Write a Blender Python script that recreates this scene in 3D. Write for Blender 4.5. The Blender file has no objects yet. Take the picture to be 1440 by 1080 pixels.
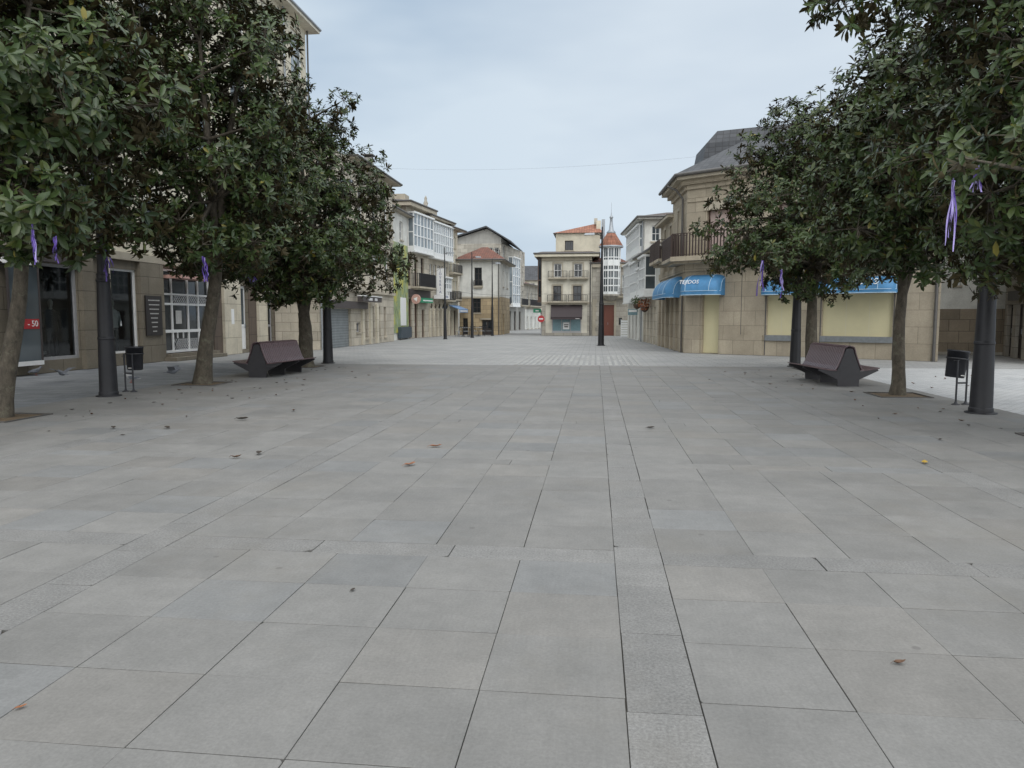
import bpy, bmesh, math, random
import numpy as np
from mathutils import Vector, Matrix
R = math.radians
random.seed(7)
SC = bpy.context.scene
COL = SC.collection

# ------------------------------------------------------------------ camera, sky, sun, exposure
cam_d = bpy.data.cameras.new('camera'); cam = bpy.data.objects.new('camera', cam_d); COL.objects.link(cam)
cam_d.lens = 26.0; cam_d.sensor_width = 36.0; cam_d.clip_start = 0.05; cam_d.clip_end = 2000
cam.location = (0, 0, 1.6); cam.rotation_euler = (R(90 - 5.165), 0, R(6.447))
SC.camera = cam
SC.view_settings.view_transform = 'Standard'; SC.view_settings.look = 'None'
SC.view_settings.exposure = 0.0; SC.view_settings.gamma = 1.0
SUN_EL, SUN_AZ = 50, 150          # elevation, azimuth from +Y towards +X
W = bpy.data.worlds.new('World'); SC.world = W; W.use_nodes = True
wt = W.node_tree; wt.nodes.clear()
def wn(t, **k):
    n = wt.nodes.new(t)
    for a, v in k.items(): setattr(n, a, v)
    return n
wo = wn('ShaderNodeOutputWorld'); wb = wn('ShaderNodeBackground'); wb.inputs['Strength'].default_value = 0.1
sky = wn('ShaderNodeTexSky', sky_type='NISHITA', sun_disc=False, sun_elevation=R(SUN_EL), sun_rotation=R(SUN_AZ), dust_density=2.0)
tc = wn('ShaderNodeTexCoord'); mp = wn('ShaderNodeMapping'); mp.inputs['Scale'].default_value = (1.0, 1.0, 3.2)
nz = wn('ShaderNodeTexNoise'); nz.inputs['Scale'].default_value = 1.7; nz.inputs['Detail'].default_value = 4; nz.inputs['Roughness'].default_value = 0.55
sx = wn('ShaderNodeSeparateXYZ')
cr = wn('ShaderNodeValToRGB')
cr.color_ramp.elements[0].position = 0.38; cr.color_ramp.elements[0].color = (0.41, 0.525, 0.66, 1)
cr.color_ramp.elements[1].position = 0.66; cr.color_ramp.elements[1].color = (0.64, 0.74, 0.83, 1)
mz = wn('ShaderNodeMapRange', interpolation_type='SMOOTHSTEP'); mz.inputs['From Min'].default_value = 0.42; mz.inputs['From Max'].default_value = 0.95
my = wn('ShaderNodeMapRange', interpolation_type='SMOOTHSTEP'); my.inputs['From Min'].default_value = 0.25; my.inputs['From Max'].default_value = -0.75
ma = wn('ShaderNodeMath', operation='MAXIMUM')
mxc = wn('ShaderNodeMix', data_type='RGBA'); mxc.inputs['B'].default_value = (1.84, 1.89, 1.92, 1)   # unseen sky overhead and behind the camera, brightened and whitened to fill the facades
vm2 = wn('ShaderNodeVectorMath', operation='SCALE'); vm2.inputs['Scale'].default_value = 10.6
mx = wn('ShaderNodeMix', data_type='RGBA'); mx.inputs['Factor'].default_value = 0.92
L = wt.links.new
L(tc.outputs['Generated'], mp.inputs['Vector']); L(mp.outputs[0], nz.inputs['Vector']); L(nz.outputs['Fac'], cr.inputs['Fac'])
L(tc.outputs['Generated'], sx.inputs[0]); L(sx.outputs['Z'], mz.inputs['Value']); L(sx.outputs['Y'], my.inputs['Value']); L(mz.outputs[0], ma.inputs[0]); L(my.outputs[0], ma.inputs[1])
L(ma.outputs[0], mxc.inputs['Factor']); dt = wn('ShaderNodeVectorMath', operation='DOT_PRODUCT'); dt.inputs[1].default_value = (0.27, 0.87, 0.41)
ms = wn('ShaderNodeMapRange', interpolation_type='SMOOTHSTEP'); ms.inputs['From Min'].default_value = 0.86; ms.inputs['From Max'].default_value = 1.0; ms.inputs['To Max'].default_value = 0.55
mth = wn('ShaderNodeMix', data_type='RGBA'); mth.inputs['B'].default_value = (0.75, 0.82, 0.885, 1)     # thin bright cloud in front of the sun side
L(tc.outputs['Generated'], dt.inputs[0]); L(dt.outputs['Value'], ms.inputs['Value']); L(ms.outputs[0], mth.inputs['Factor']); L(cr.outputs['Color'], mth.inputs['A'])
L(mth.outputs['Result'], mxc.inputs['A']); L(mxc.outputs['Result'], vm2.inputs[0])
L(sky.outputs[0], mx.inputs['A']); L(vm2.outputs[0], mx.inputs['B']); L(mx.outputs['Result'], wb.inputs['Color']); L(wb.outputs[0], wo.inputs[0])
sd = bpy.data.lights.new('sun', 'SUN'); sd.energy = 0.9; sd.angle = R(35); sd.color = (1, 0.985, 0.96)
so = bpy.data.objects.new('sun', sd); COL.objects.link(so)
so.rotation_euler = (R(90 - SUN_EL), 0, R(180 - SUN_AZ))

# ------------------------------------------------------------------ materials
MATS = {}
def newmat(name):
    m = bpy.data.materials.new(name); m.use_nodes = True; MATS[name] = m
    nt = m.node_tree; b = nt.nodes['Principled BSDF']
    return m, nt, b
def nd(nt, t, ins=None, **k):
    n = nt.nodes.new(t)
    for a, v in k.items(): setattr(n, a, v)
    for a, v in (ins or {}).items():
        if isinstance(v, bpy.types.NodeSocket): nt.links.new(v, n.inputs[a])
        else: n.inputs[a].default_value = v
    return n
def c4(c): return (c[0], c[1], c[2], 1)
def mixc(nt, f, a, b, mode='MIX'):
    n = nt.nodes.new('ShaderNodeMix'); n.data_type = 'RGBA'; n.blend_type = mode
    for s, v in (('Factor', f), ('A', a), ('B', b)):
        if isinstance(v, bpy.types.NodeSocket): nt.links.new(v, n.inputs[s])
        else: n.inputs[s].default_value = v if s == 'Factor' else c4(v)
    return n.outputs['Result']
def ramp(nt, fac, p0, p1, c0=(0, 0, 0), c1=(1, 1, 1)):
    n = nt.nodes.new('ShaderNodeValToRGB'); nt.links.new(fac, n.inputs[0])
    e = n.color_ramp.elements; e[0].position = p0; e[1].position = p1; e[0].color = c4(c0); e[1].color = c4(c1)
    return n.outputs[0]
def objco(nt): return nd(nt, 'ShaderNodeTexCoord').outputs['Object']
def uvco(nt): return nd(nt, 'ShaderNodeTexCoord').outputs['UV']
def noise(nt, vec, scale, detail=4, rough=0.6, stretch=None):
    if stretch:
        vec = nd(nt, 'ShaderNodeMapping', {'Vector': vec, 'Scale': stretch}).outputs[0]
    return nd(nt, 'ShaderNodeTexNoise', {'Vector': vec, 'Scale': scale, 'Detail': detail, 'Roughness': rough}).outputs['Fac']
def bump(nt, b, h, strength, dist=0.02):
    n = nd(nt, 'ShaderNodeBump', {'Height': h, 'Strength': strength, 'Distance': dist}); nt.links.new(n.outputs[0], b.inputs['Normal'])

def wallmat(name, col, block=None, var=0.16, dirt=0.35, dirtcol=None, mortar=0.42, rough=0.88):
    """plaster or block stone with mottling and rain streaks of its own"""
    m, nt, b = newmat(name); o = objco(nt)
    base = nd(nt, 'ShaderNodeRGB'); base.outputs[0].default_value = c4(col); base = base.outputs[0]
    hgt = noise(nt, o, 14, 5)
    if block:
        br = nd(nt, 'ShaderNodeTexBrick', {'Vector': uvco(nt), 'Scale': 1.0, 'Brick Width': block[0], 'Row Height': block[1], 'Mortar Size': 0.011, 'Mortar Smooth': 0.3, 'Bias': 0.0,
            'Color1': c4([c * (1 - var) for c in col]), 'Color2': c4([min(1, c * (1 + var * 0.8)) for c in col]), 'Mortar': c4([c * mortar for c in col])})
        base = br.outputs['Color']
    big = noise(nt, o, 0.9, 5, 0.65)
    base = mixc(nt, 1.0, base, ramp(nt, big, 0.3, 0.72, (0.78, 0.77, 0.75), (1.14, 1.13, 1.10)), 'MULTIPLY')
    fine = noise(nt, o, 22, 4, 0.7)
    base = mixc(nt, 1.0, base, ramp(nt, fine, 0.25, 0.8, (0.84, 0.84, 0.83), (1.12, 1.12, 1.12)), 'MULTIPLY')
    st = noise(nt, o, 1.0, 4, 0.6, (3.2, 3.2, 0.28))
    dc = dirtcol or [c * 0.5 for c in col]
    f = nd(nt, 'ShaderNodeMath', {0: ramp(nt, st, 0.5, 0.78), 1: dirt}, operation='MULTIPLY').outputs[0]
    base = mixc(nt, f, base, dc)
    nt.links.new(base, b.inputs['Base Color']); b.inputs['Roughness'].default_value = rough
    if block:
        h = nd(nt, 'ShaderNodeMath', {0: br.outputs['Fac'], 1: -1.2, 2: hgt}, operation='MULTIPLY_ADD').outputs[0]
        bump(nt, b, h, 0.5, 0.015)
    else: bump(nt, b, hgt, 0.18, 0.01)
    return m
def plain(name, col, rough=0.5, metal=0.0, var=0.18, scale=9, spec=0.5, bumps=0.08, stretch=None):
    m, nt, b = newmat(name); o = objco(nt)
    n = noise(nt, o, scale, 5, 0.65, stretch)
    lo = [c * (1 - var) for c in col]; hi = [min(1, c * (1 + var)) for c in col]
    nt.links.new(ramp(nt, n, 0.3, 0.72, lo, hi), b.inputs['Base Color'])
    nt.links.new(ramp(nt, n, 0.3, 0.75, [rough * 0.85] * 3, [min(1, rough * 1.15)] * 3), b.inputs['Roughness'])
    b.inputs['Metallic'].default_value = metal; b.inputs['Specular IOR Level'].default_value = spec
    if bumps: bump(nt, b, n, bumps, 0.01)
    return m
def tilemat(name, c1, c2, w=0.22, h=0.34, rough=0.85):
    m, nt, b = newmat(name); o = objco(nt); u = uvco(nt)
    br = nd(nt, 'ShaderNodeTexBrick', {'Vector': u, 'Scale': 1.0, 'Brick Width': w, 'Row Height': h, 'Mortar Size': 0.02, 'Mortar Smooth': 0.6,
        'Color1': c4(c1), 'Color2': c4(c2), 'Mortar': c4([c * 0.35 for c in c1])}, offset=0.0)
    n = noise(nt, o, 1.6, 5, 0.7)
    base = mixc(nt, 1.0, br.outputs['Color'], ramp(nt, n, 0.3, 0.7, (0.6, 0.6, 0.6), (1.15, 1.12, 1.1)), 'MULTIPLY')
    nt.links.new(base, b.inputs['Base Color']); b.inputs['Roughness'].default_value = rough
    wv = nd(nt, 'ShaderNodeTexWave', {'Vector': u, 'Scale': 1.0 / w / 2 * 1.0}); bump(nt, b, br.outputs['Fac'], -0.6, 0.03)
    return m
def glassmat(name, col, rough=0.06):
    m, nt, b = newmat(name); o = objco(nt); n = noise(nt, o, 0.7, 2)
    nt.links.new(ramp(nt, n, 0.3, 0.7, [c * 0.6 for c in col], [c * 1.4 for c in col]), b.inputs['Base Color'])
    b.inputs['Roughness'].default_value = rough; b.inputs['Specular IOR Level'].default_value = 0.6
    bump(nt, b, noise(nt, o, 1.4, 1), 0.06, 0.05)
    return m

wallmat('cream_plaster', (0.60, 0.56, 0.46), None, dirt=0.25)
wallmat('pale_plaster', (0.66, 0.63, 0.55), None, dirt=0.4)
wallmat('white_plaster', (0.66, 0.66, 0.63), None, dirt=0.35)
wallmat('grey_plaster', (0.34, 0.335, 0.32), None, dirt=0.5)
wallmat('ochre_stone', (0.42, 0.33, 0.21), (0.7, 0.38))
wallmat('sand_stone', (0.40, 0.35, 0.275), (0.95, 0.62), var=0.1, mortar=0.6)
wallmat('warm_stone', (0.50, 0.455, 0.38), (0.9, 0.45), var=0.13)
wallmat('grey_stone', (0.41, 0.385, 0.34), (0.8, 0.42), var=0.18)
wallmat('dark_stone', (0.30, 0.25, 0.19), (0.8, 0.5), var=0.2)
wallmat('plinth_stone', (0.21, 0.185, 0.145), (1.4, 0.6), var=0.08)
wallmat('pillar_stone', (0.60, 0.55, 0.45), (1.5, 0.72), var=0.07)
wallmat('dark_brown_panel', (0.13, 0.10, 0.08), (0.9, 0.8), var=0.1)
wallmat('window_trim', (0.42, 0.38, 0.31), None, dirt=0.3)
plain('white_wood', (0.74, 0.75, 0.74), 0.45, var=0.08)
plain('white_paint', (0.78, 0.78, 0.77), 0.4, var=0.06)
plain('grey_frame', (0.36, 0.36, 0.37), 0.4, var=0.08)
plain('rail_brown', (0.05, 0.034, 0.03), 0.5)
plain('brown_wood', (0.085, 0.05, 0.035), 0.5, stretch=(8, 8, 0.8))
plain('red_door_wood', (0.17, 0.055, 0.035), 0.5, stretch=(9, 9, 0.8))
plain('dark_wood', (0.035, 0.026, 0.022), 0.55)
plain('iron', (0.025, 0.025, 0.028), 0.5, 0.0)
plain('lamp_paint', (0.015, 0.015, 0.018), 0.52, var=0.35, scale=5, spec=0.45)
plain('bench_steel', (0.035, 0.034, 0.038), 0.5, var=0.25, scale=6)
plain('bench_slat', (0.115, 0.076, 0.082), 0.36, var=0.3, scale=5, stretch=(1, 18, 1))
plain('bin_paint', (0.02, 0.021, 0.026), 0.45, var=0.3)
plain('zinc', (0.30, 0.32, 0.34), 0.45, 0.4)
plain('gutter', (0.09, 0.085, 0.08), 0.5)
plain('fascia_dark', (0.06, 0.05, 0.048), 0.55)
plain('awning_blue', (0.065, 0.22, 0.42), 0.6, var=0.16, scale=5)
plain('awning_trim', (0.45, 0.60, 0.72), 0.6, var=0.1)
plain('awning_brown', (0.045, 0.033, 0.036), 0.7)
plain('awning_paleblue', (0.20, 0.33, 0.55), 0.6)
plain('yellow_board', (0.60, 0.55, 0.35), 0.7, var=0.05, scale=1.5)
plain('sill_grey', (0.20, 0.215, 0.225), 0.5)
plain('pink_blind', (0.46, 0.36, 0.33), 0.6, var=0.05)
plain('cream_blind', (0.58, 0.55, 0.46), 0.6, var=0.05)
plain('teal_shop', (0.16, 0.27, 0.30), 0.35)
plain('green_sign', (0.02, 0.25, 0.13), 0.4)
plain('red_sign', (0.42, 0.03, 0.035), 0.4)
plain('pink_sign', (0.55, 0.33, 0.28), 0.5)
plain('blue_letter', (0.03, 0.06, 0.20), 0.5)
plain('mural_base', (0.05, 0.07, 0.09), 0.5)
plain('board_dark', (0.022, 0.018, 0.017), 0.45)
plain('letter_grey', (0.50, 0.49, 0.47), 0.5)
plain('mannequin_skin', (0.55, 0.53, 0.50), 0.4, var=0.05)
plain('hoodie_grey', (0.50, 0.53, 0.53), 0.9)
plain('trousers_dark', (0.02, 0.025, 0.035), 0.9)
plain('coat_dark', (0.03, 0.028, 0.03), 0.9)
plain('shop_dark', (0.10, 0.10, 0.10), 0.8)
plain('shop_goods', (0.12, 0.10, 0.10), 0.8, var=0.9, scale=6)
plain('ribbon_violet', (0.11, 0.06, 0.33), 0.35, var=0.25)
plain('ribbon_lilac', (0.36, 0.30, 0.62), 0.35, var=0.2)
plain('pigeon_grey', (0.13, 0.14, 0.16), 0.7, var=0.4, scale=14)
plain('pigeon_white', (0.42, 0.42, 0.42), 0.7, var=0.4, scale=14)
plain('pigeon_leg', (0.30, 0.09, 0.07), 0.6)
plain('dry_leaf_dark', (0.04, 0.028, 0.018), 0.7, var=0.5)
plain('dry_leaf_brown', (0.12, 0.06, 0.03), 0.7, var=0.4)
plain('dry_leaf_orange', (0.27, 0.10, 0.035), 0.6, var=0.3)
plain('dry_leaf_yellow', (0.42, 0.27, 0.04), 0.6, var=0.3)
plain('pot_green', (0.07, 0.10, 0.03), 0.7, var=0.5, scale=12)
plain('flower_orange', (0.40, 0.13, 0.05), 0.7, var=0.5, scale=12)
tilemat('red_tile', (0.36, 0.165, 0.105), (0.27, 0.115, 0.075))
tilemat('old_tile', (0.22, 0.085, 0.055), (0.15, 0.07, 0.05))
tilemat('brown_tile', (0.12, 0.09, 0.075), (0.09, 0.07, 0.06))
tilemat('slate', (0.070, 0.075, 0.085), (0.045, 0.05, 0.058), 0.3, 0.22, 0.6)
glassmat('glass_dark', (0.018, 0.022, 0.026))
glassmat('glass_mid', (0.07, 0.085, 0.095))
glassmat('glass_pale', (0.20, 0.235, 0.26), 0.15)
def shopglass():
    m, nt, b = newmat('shop_glass'); out = nt.nodes['Material Output']
    t = nd(nt, 'ShaderNodeBsdfTransparent', {'Color': (0.80, 0.86, 0.86, 1)}); g = nd(nt, 'ShaderNodeBsdfGlossy', {'Roughness': 0.03, 'Color': (0.9, 0.95, 1, 1)})
    f = nd(nt, 'ShaderNodeFresnel', {'IOR': 1.5}); mxs = nd(nt, 'ShaderNodeMixShader', {0: f.outputs[0], 1: t.outputs[0], 2: g.outputs[0]})
    nt.links.new(mxs.outputs[0], out.inputs[0]); nt.nodes.remove(b)
shopglass()
def shuttermat():
    m, nt, b = newmat('shutter_grey'); u = uvco(nt); o = objco(nt)
    w = nd(nt, 'ShaderNodeTexWave', {'Vector': u, 'Scale': 2.2, 'Distortion': 0.0}, bands_direction='Y')
    n = noise(nt, o, 2.5, 4)
    nt.links.new(mixc(nt, 1.0, ramp(nt, n, 0.3, 0.7, (0.20, 0.225, 0.235), (0.27, 0.295, 0.305)), ramp(nt, w.outputs['Fac'], 0.0, 0.3, (0.7, 0.7, 0.7), (1, 1, 1)), 'MULTIPLY'), b.inputs['Base Color'])
    b.inputs['Roughness'].default_value = 0.45; b.inputs['Metallic'].default_value = 0.3; bump(nt, b, w.outputs['Fac'], 0.4, 0.02)
shuttermat()
def muralmat():
    m, nt, b = newmat('mural_print'); u = uvco(nt)
    n1 = noise(nt, u, 2.2, 5, 0.65, (2.2, 0.55, 1)); n2 = noise(nt, u, 1.1, 4, 0.6)
    g = nt.nodes.new('ShaderNodeValToRGB'); nt.links.new(n1, g.inputs[0]); e = g.color_ramp.elements
    e[0].position = 0.3; e[0].color = (0.02, 0.06, 0.02, 1); e[1].position = 0.7; e[1].color = (0.55, 0.60, 0.48, 1)
    for p, c in ((0.42, (0.13, 0.19, 0.10, 1)), (0.52, (0.32, 0.37, 0.17, 1)), (0.6, (0.24, 0.33, 0.24, 1))):
        x = e.new(p); x.color = c
    nt.links.new(mixc(nt, ramp(nt, n2, 0.5, 0.62), g.outputs[0], (0.45, 0.42, 0.08)), b.inputs['Base Color']); b.inputs['Roughness'].default_value = 0.5
muralmat()
def barkmat():
    m, nt, b = newmat('bark'); o = objco(nt)
    n = noise(nt, o, 13, 7, 0.75, (1, 1, 0.5)); n2 = noise(nt, o, 5.5, 6, 0.75)
    c = ramp(nt, n, 0.3, 0.72, (0.030, 0.025, 0.018), (0.125, 0.105, 0.078))
    c = mixc(nt, ramp(nt, n2, 0.54, 0.66, (0, 0, 0), (.8, .8, .8)), c, (0.14, 0.135, 0.095))
    nt.links.new(c, b.inputs['Base Color']); b.inputs['Roughness'].default_value = 0.9; bump(nt, b, n, 0.7, 0.02)
barkmat()
def leafmat(name, top, under):
    m, nt, b = newmat(name)
    a = nd(nt, 'ShaderNodeAttribute', attribute_name='tone'); g = nd(nt, 'ShaderNodeNewGeometry')
    sp = nd(nt, 'ShaderNodeSeparateColor', {0: a.outputs['Color']})
    c = mixc(nt, sp.outputs[0], top[0], top[1]); c = mixc(nt, sp.outputs[1], c, (0.20, 0.17, 0.03))
    un = mixc(nt, sp.outputs[0], under[0], under[1])
    nt.links.new(mixc(nt, g.outputs['Backfacing'], c, un), b.inputs['Base Color'])
    nt.links.new(ramp(nt, g.outputs['Backfacing'], 0, 1, (0.36, 0.36, 0.36), (0.75, 0.75, 0.75)), b.inputs['Roughness'])
    b.inputs['Specular IOR Level'].default_value = 0.36
leafmat('magnolia_leaf', ((0.010, 0.026, 0.008), (0.062, 0.102, 0.030)), ((0.030, 0.026, 0.010), (0.075, 0.058, 0.022)))

# paving: per-slab tone comes from the attribute "tone" (r,g,b = the slab's own stone colour)
def slabmat(name, speck=0.12, spscale=60, bumps=0.15, rough=0.82, speck2=0.0):
    m, nt, b = newmat(name); o = objco(nt)
    a = nd(nt, 'ShaderNodeAttribute', attribute_name='tone').outputs['Color']
    n = noise(nt, o, 1.3, 6, 0.7); f = noise(nt, o, spscale, 3, 0.75)
    c = mixc(nt, 1.0, a, ramp(nt, n, 0.28, 0.75, (0.80, 0.80, 0.79), (1.13, 1.12, 1.10)), 'MULTIPLY')
    md = noise(nt, o, 5.5, 6, 0.72)
    c = mixc(nt, 1.0, c, ramp(nt, md, 0.3, 0.72, (0.91, 0.91, 0.905), (1.06, 1.06, 1.06)), 'MULTIPLY')
    c = mixc(nt, 1.0, c, ramp(nt, f, 0.3, 0.7, [1 - speck] * 3, [1 + speck] * 3), 'MULTIPLY')
    sp = nd(nt, 'ShaderNodeTexVoronoi', {'Vector': o, 'Scale': 1.7, 'Randomness': 1.0}).outputs['Distance']
    c = mixc(nt, ramp(nt, sp, 0.03, 0.045, (0.55, 0.55, 0.55), (0, 0, 0)), c, (0.10, 0.095, 0.09))
    bs = noise(nt, o, 1.0, 4, 0.7, (70, 5, 1))
    c = mixc(nt, 1.0, c, ramp(nt, bs, 0.3, 0.7, (0.955, 0.955, 0.955), (1.035, 1.035, 1.035)), 'MULTIPLY')
    stn = noise(nt, o, 0.55, 5, 0.7)
    c = mixc(nt, ramp(nt, stn, 0.52, 0.78, (0, 0, 0), (0.55, 0.55, 0.55)), c, (0.165, 0.152, 0.13))
    nt.links.new(c, b.inputs['Base Color'])
    nt.links.new(ramp(nt, n, 0.3, 0.7, [rough - 0.14] * 3, [rough + 0.06] * 3), b.inputs['Roughness'])
    b.inputs['Specular IOR Level'].default_value = 0.35
    bump(nt, b, f, bumps, 0.004)
slabmat('plaza_slab'); slabmat('granite_band', 0.30, 70, 0.45, 0.88); slabmat('light_sett', 0.15, 50, 0.3, 0.85)
plain('joint_dirt', (0.07, 0.064, 0.054), 0.95, var=0.4, scale=20)
plain('soil', (0.12, 0.085, 0.05), 0.95, var=0.45, scale=24, bumps=0.5)
def courses(name, c1, c2, mort, bw, bh, ms=0.012, rough=0.85):
    m, nt, b = newmat(name); o = objco(nt); u = uvco(nt)
    br = nd(nt, 'ShaderNodeTexBrick', {'Vector': u, 'Scale': 1.0, 'Brick Width': bw, 'Row Height': bh, 'Mortar Size': ms, 'Mortar Smooth': 0.4, 'Color1': c4(c1), 'Color2': c4(c2), 'Mortar': c4(mort)})
    n = noise(nt, o, 0.45, 5, 0.7); f = noise(nt, o, 18, 4, 0.7)
    c = mixc(nt, 1.0, br.outputs['Color'], ramp(nt, n, 0.3, 0.72, (0.84, 0.85, 0.86), (1.1, 1.09, 1.07)), 'MULTIPLY')
    c = mixc(nt, 1.0, c, ramp(nt, f, 0.3, 0.7, (0.88, 0.88, 0.88), (1.1, 1.1, 1.1)), 'MULTIPLY')
    nt.links.new(c, b.inputs['Base Color']); b.inputs['Roughness'].default_value = rough; b.inputs['Specular IOR Level'].default_value = 0.3
    bump(nt, b, br.outputs['Fac'], -0.3, 0.01)
courses('street_paving', (0.275, 0.275, 0.27), (0.32, 0.32, 0.315), (0.18, 0.18, 0.175), 0.6, 0.3, 0.014)
courses('cobble_paving', (0.40, 0.405, 0.41), (0.48, 0.485, 0.49), (0.26, 0.265, 0.265), 0.22, 0.13, 0.012)
courses('slate_paving', (0.19, 0.20, 0.215), (0.255, 0.265, 0.275), (0.12, 0.12, 0.12), 0.75, 0.38, 0.012)
courses('far_ground', (0.30, 0.30, 0.29), (0.34, 0.34, 0.33), (0.25, 0.25, 0.24), 1.0, 0.5)

# ------------------------------------------------------------------ geometry helpers
ORG = {}
class MB:
    def __init__(s): s.v = []; s.f = []; s.mi = []; s.mats = []; s.sm = []
    def face(s, pts, mat=None, smooth=False):
        i = len(s.v); s.v += [tuple(p) for p in pts]; s.f.append(tuple(range(i, i + len(pts)))); s._m(mat, smooth)
    def _m(s, mat, smooth):
        if mat not in s.mats: s.mats.append(mat)
        s.mi.append(s.mats.index(mat)); s.sm.append(smooth)
    def mesh(s, vs, fs, mat=None, smooth=False):
        i = len(s.v); s.v += [tuple(p) for p in vs]
        for f in fs: s.f.append(tuple(i + k for k in f)); s._m(mat, smooth)
    def hexa(s, p, mat=None):      # p: 8 points, bottom 4 ccw then top 4
        s.mesh(p, [(3, 2, 1, 0), (4, 5, 6, 7), (0, 1, 5, 4), (1, 2, 6, 5), (2, 3, 7, 6), (3, 0, 4, 7)], mat)
    def box(s, x0, x1, y0, y1, z0, z1, mat=None):
        s.hexa([(x0, y0, z0), (x1, y0, z0), (x1, y1, z0), (x0, y1, z0), (x0, y0, z1), (x1, y0, z1), (x1, y1, z1), (x0, y1, z1)], mat)
    def prism(s, poly, z0, z1, mat=None):
        n = len(poly); vs = [(p[0], p[1], z0) for p in poly] + [(p[0], p[1], z1) for p in poly]
        s.mesh(vs, [tuple(reversed(range(n))), tuple(range(n, 2 * n))] + [(i, (i + 1) % n, n + (i + 1) % n, n + i) for i in range(n)], mat)
    def tube(s, pts, rad, n=8, mat=None, smooth=True, cap=True, wob=None):
        pts = [Vector(p) for p in pts]; rings = []; up = Vector((0.013, 0.99, 0.07))
        if isinstance(rad, (int, float)): rad = [rad] * len(pts)
        for i, p in enumerate(pts):
            d = (pts[min(i + 1, len(pts) - 1)] - pts[max(i - 1, 0)]).normalized()
            a = d.cross(up)
            if a.length < 0.05: a = d.cross(Vector((1, 0, 0)))
            a.normalize(); b = d.cross(a)
            rings.append([p + (a * math.cos(2 * math.pi * k / n) + b * math.sin(2 * math.pi * k / n)) * rad[i] * (1 if not wob else 1 + random.uniform(-wob, wob)) for k in range(n)])
        vs = [q for r in rings for q in r]; fs = []
        for i in range(len(pts) - 1):
            for k in range(n):
                fs.append((i * n + k, i * n + (k + 1) % n, (i + 1) * n + (k + 1) % n, (i + 1) * n + k))
        s.mesh(vs, fs, mat, smooth)
        if cap:
            s.mesh(rings[0], [tuple(range(n))], mat); s.mesh(rings[-1], [tuple(reversed(range(n)))], mat)
    def lathe(s, prof, c=(0, 0, 0), n=20, mat=None, smooth=True, sx=1, sy=1):
        vs = []; fs = []
        for r, z in prof:
            for k in range(n):
                a = 2 * math.pi * k / n; vs.append((c[0] + sx * r * math.cos(a), c[1] + sy * r * math.sin(a), c[2] + z))
        for i in range(len(prof) - 1):
            for k in range(n): fs.append((i * n + k, i * n + (k + 1) % n, (i + 1) * n + (k + 1) % n, (i + 1) * n + k))
        s.mesh(vs, fs, mat, smooth)
        m = len(prof) - 1
        s.mesh(vs[:n], [tuple(reversed(range(n)))], mat); s.mesh(vs[m * n:], [tuple(range(n))], mat)
    def build(s, name, mat=None, parent=None, org=None):
        me = bpy.data.meshes.new(name)
        o0 = Vector(ORG.get(parent.name, (0, 0, 0))) if parent else Vector(org or (0, 0, 0))
        V = np.array(s.v, dtype=float) - np.array(o0)
        me.from_pydata(V.tolist(), [], s.f)
        for mm in s.mats: me.materials.append(MATS[mm or mat])
        me.polygons.foreach_set('material_index', s.mi); me.polygons.foreach_set('use_smooth', s.sm)
        uvl = me.uv_layers.new(name='UVMap'); me.update()
        W3 = np.array(s.v, dtype=float); uv = np.zeros((len(me.loops), 2))
        for p in me.polygons:
            nx, ny, nzz = p.normal
            idx = [me.loops[l].vertex_index for l in p.loop_indices]
            P = W3[idx]
            if abs(nzz) > 0.92: q = P[:, :2]
            else:
                h = math.hypot(nx, ny); tx, ty = -ny / h, nx / h
                q = np.stack([P[:, 0] * tx + P[:, 1] * ty, P[:, 2] / max(h, 0.3)], 1)
            uv[list(p.loop_indices)] = q
        uvl.data.foreach_set('uv', uv.ravel())
        ob = bpy.data.objects.new(name, me); COL.objects.link(ob)
        if parent: ob.parent = parent; ORG[ob.name] = tuple(o0)
        else: ob.location = o0; ORG[ob.name] = tuple(o0)
        return ob
def tag(o, label=None, cat=None, group=None, kind=None):
    if label: o['label'] = label
    if cat: o['category'] = cat
    if group: o['group'] = group
    if kind: o['kind'] = kind
    return o
def thing(name, label, cat, loc, group=None, rz=0):
    o = bpy.data.objects.new(name, None); COL.objects.link(o); o.location = loc; o.rotation_euler = (0, 0, rz); o.empty_display_size = 0.3
    ORG[o.name] = tuple(loc); return tag(o, label, cat, group)
def dup(root, loc, rz=0, label=None, group=None):
    r = root.copy(); COL.objects.link(r); r.location = loc; r.rotation_euler = (0, 0, rz); ORG[r.name] = tuple(loc)
    if label: r['label'] = label
    if group: r['group'] = group
    for ch in list(root.children):
        c = ch.copy(); COL.objects.link(c); c.parent = r
        for g in list(ch.children):
            d = g.copy(); COL.objects.link(d); d.parent = c
    return r
def text(s, parent, pos, ux, size, mat, name='lettering', align='CENTER', ext=0.004, sxy=1.0, up=(0, 0, 1)):
    cu = bpy.data.curves.new(name, 'FONT'); cu.body = s; cu.size = size; cu.align_x = align; cu.align_y = 'CENTER'; cu.extrude = ext; cu.resolution_u = 2
    cu.materials.append(MATS[mat]); o = bpy.data.objects.new(name, cu); COL.objects.link(o)
    x = Vector(ux).normalized(); y = Vector(up).normalized(); z = x.cross(y); y = z.cross(x)
    M = Matrix(((x[0] * sxy, y[0], z[0], 0), (x[1] * sxy, y[1], z[1], 0), (x[2] * sxy, y[2], z[2], 0), (0, 0, 0, 1)))
    p0 = Vector(ORG.get(parent.name, (0, 0, 0))); M.translation = Vector(pos) - p0
    o.parent = parent; o.matrix_local = M
    return o

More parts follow.
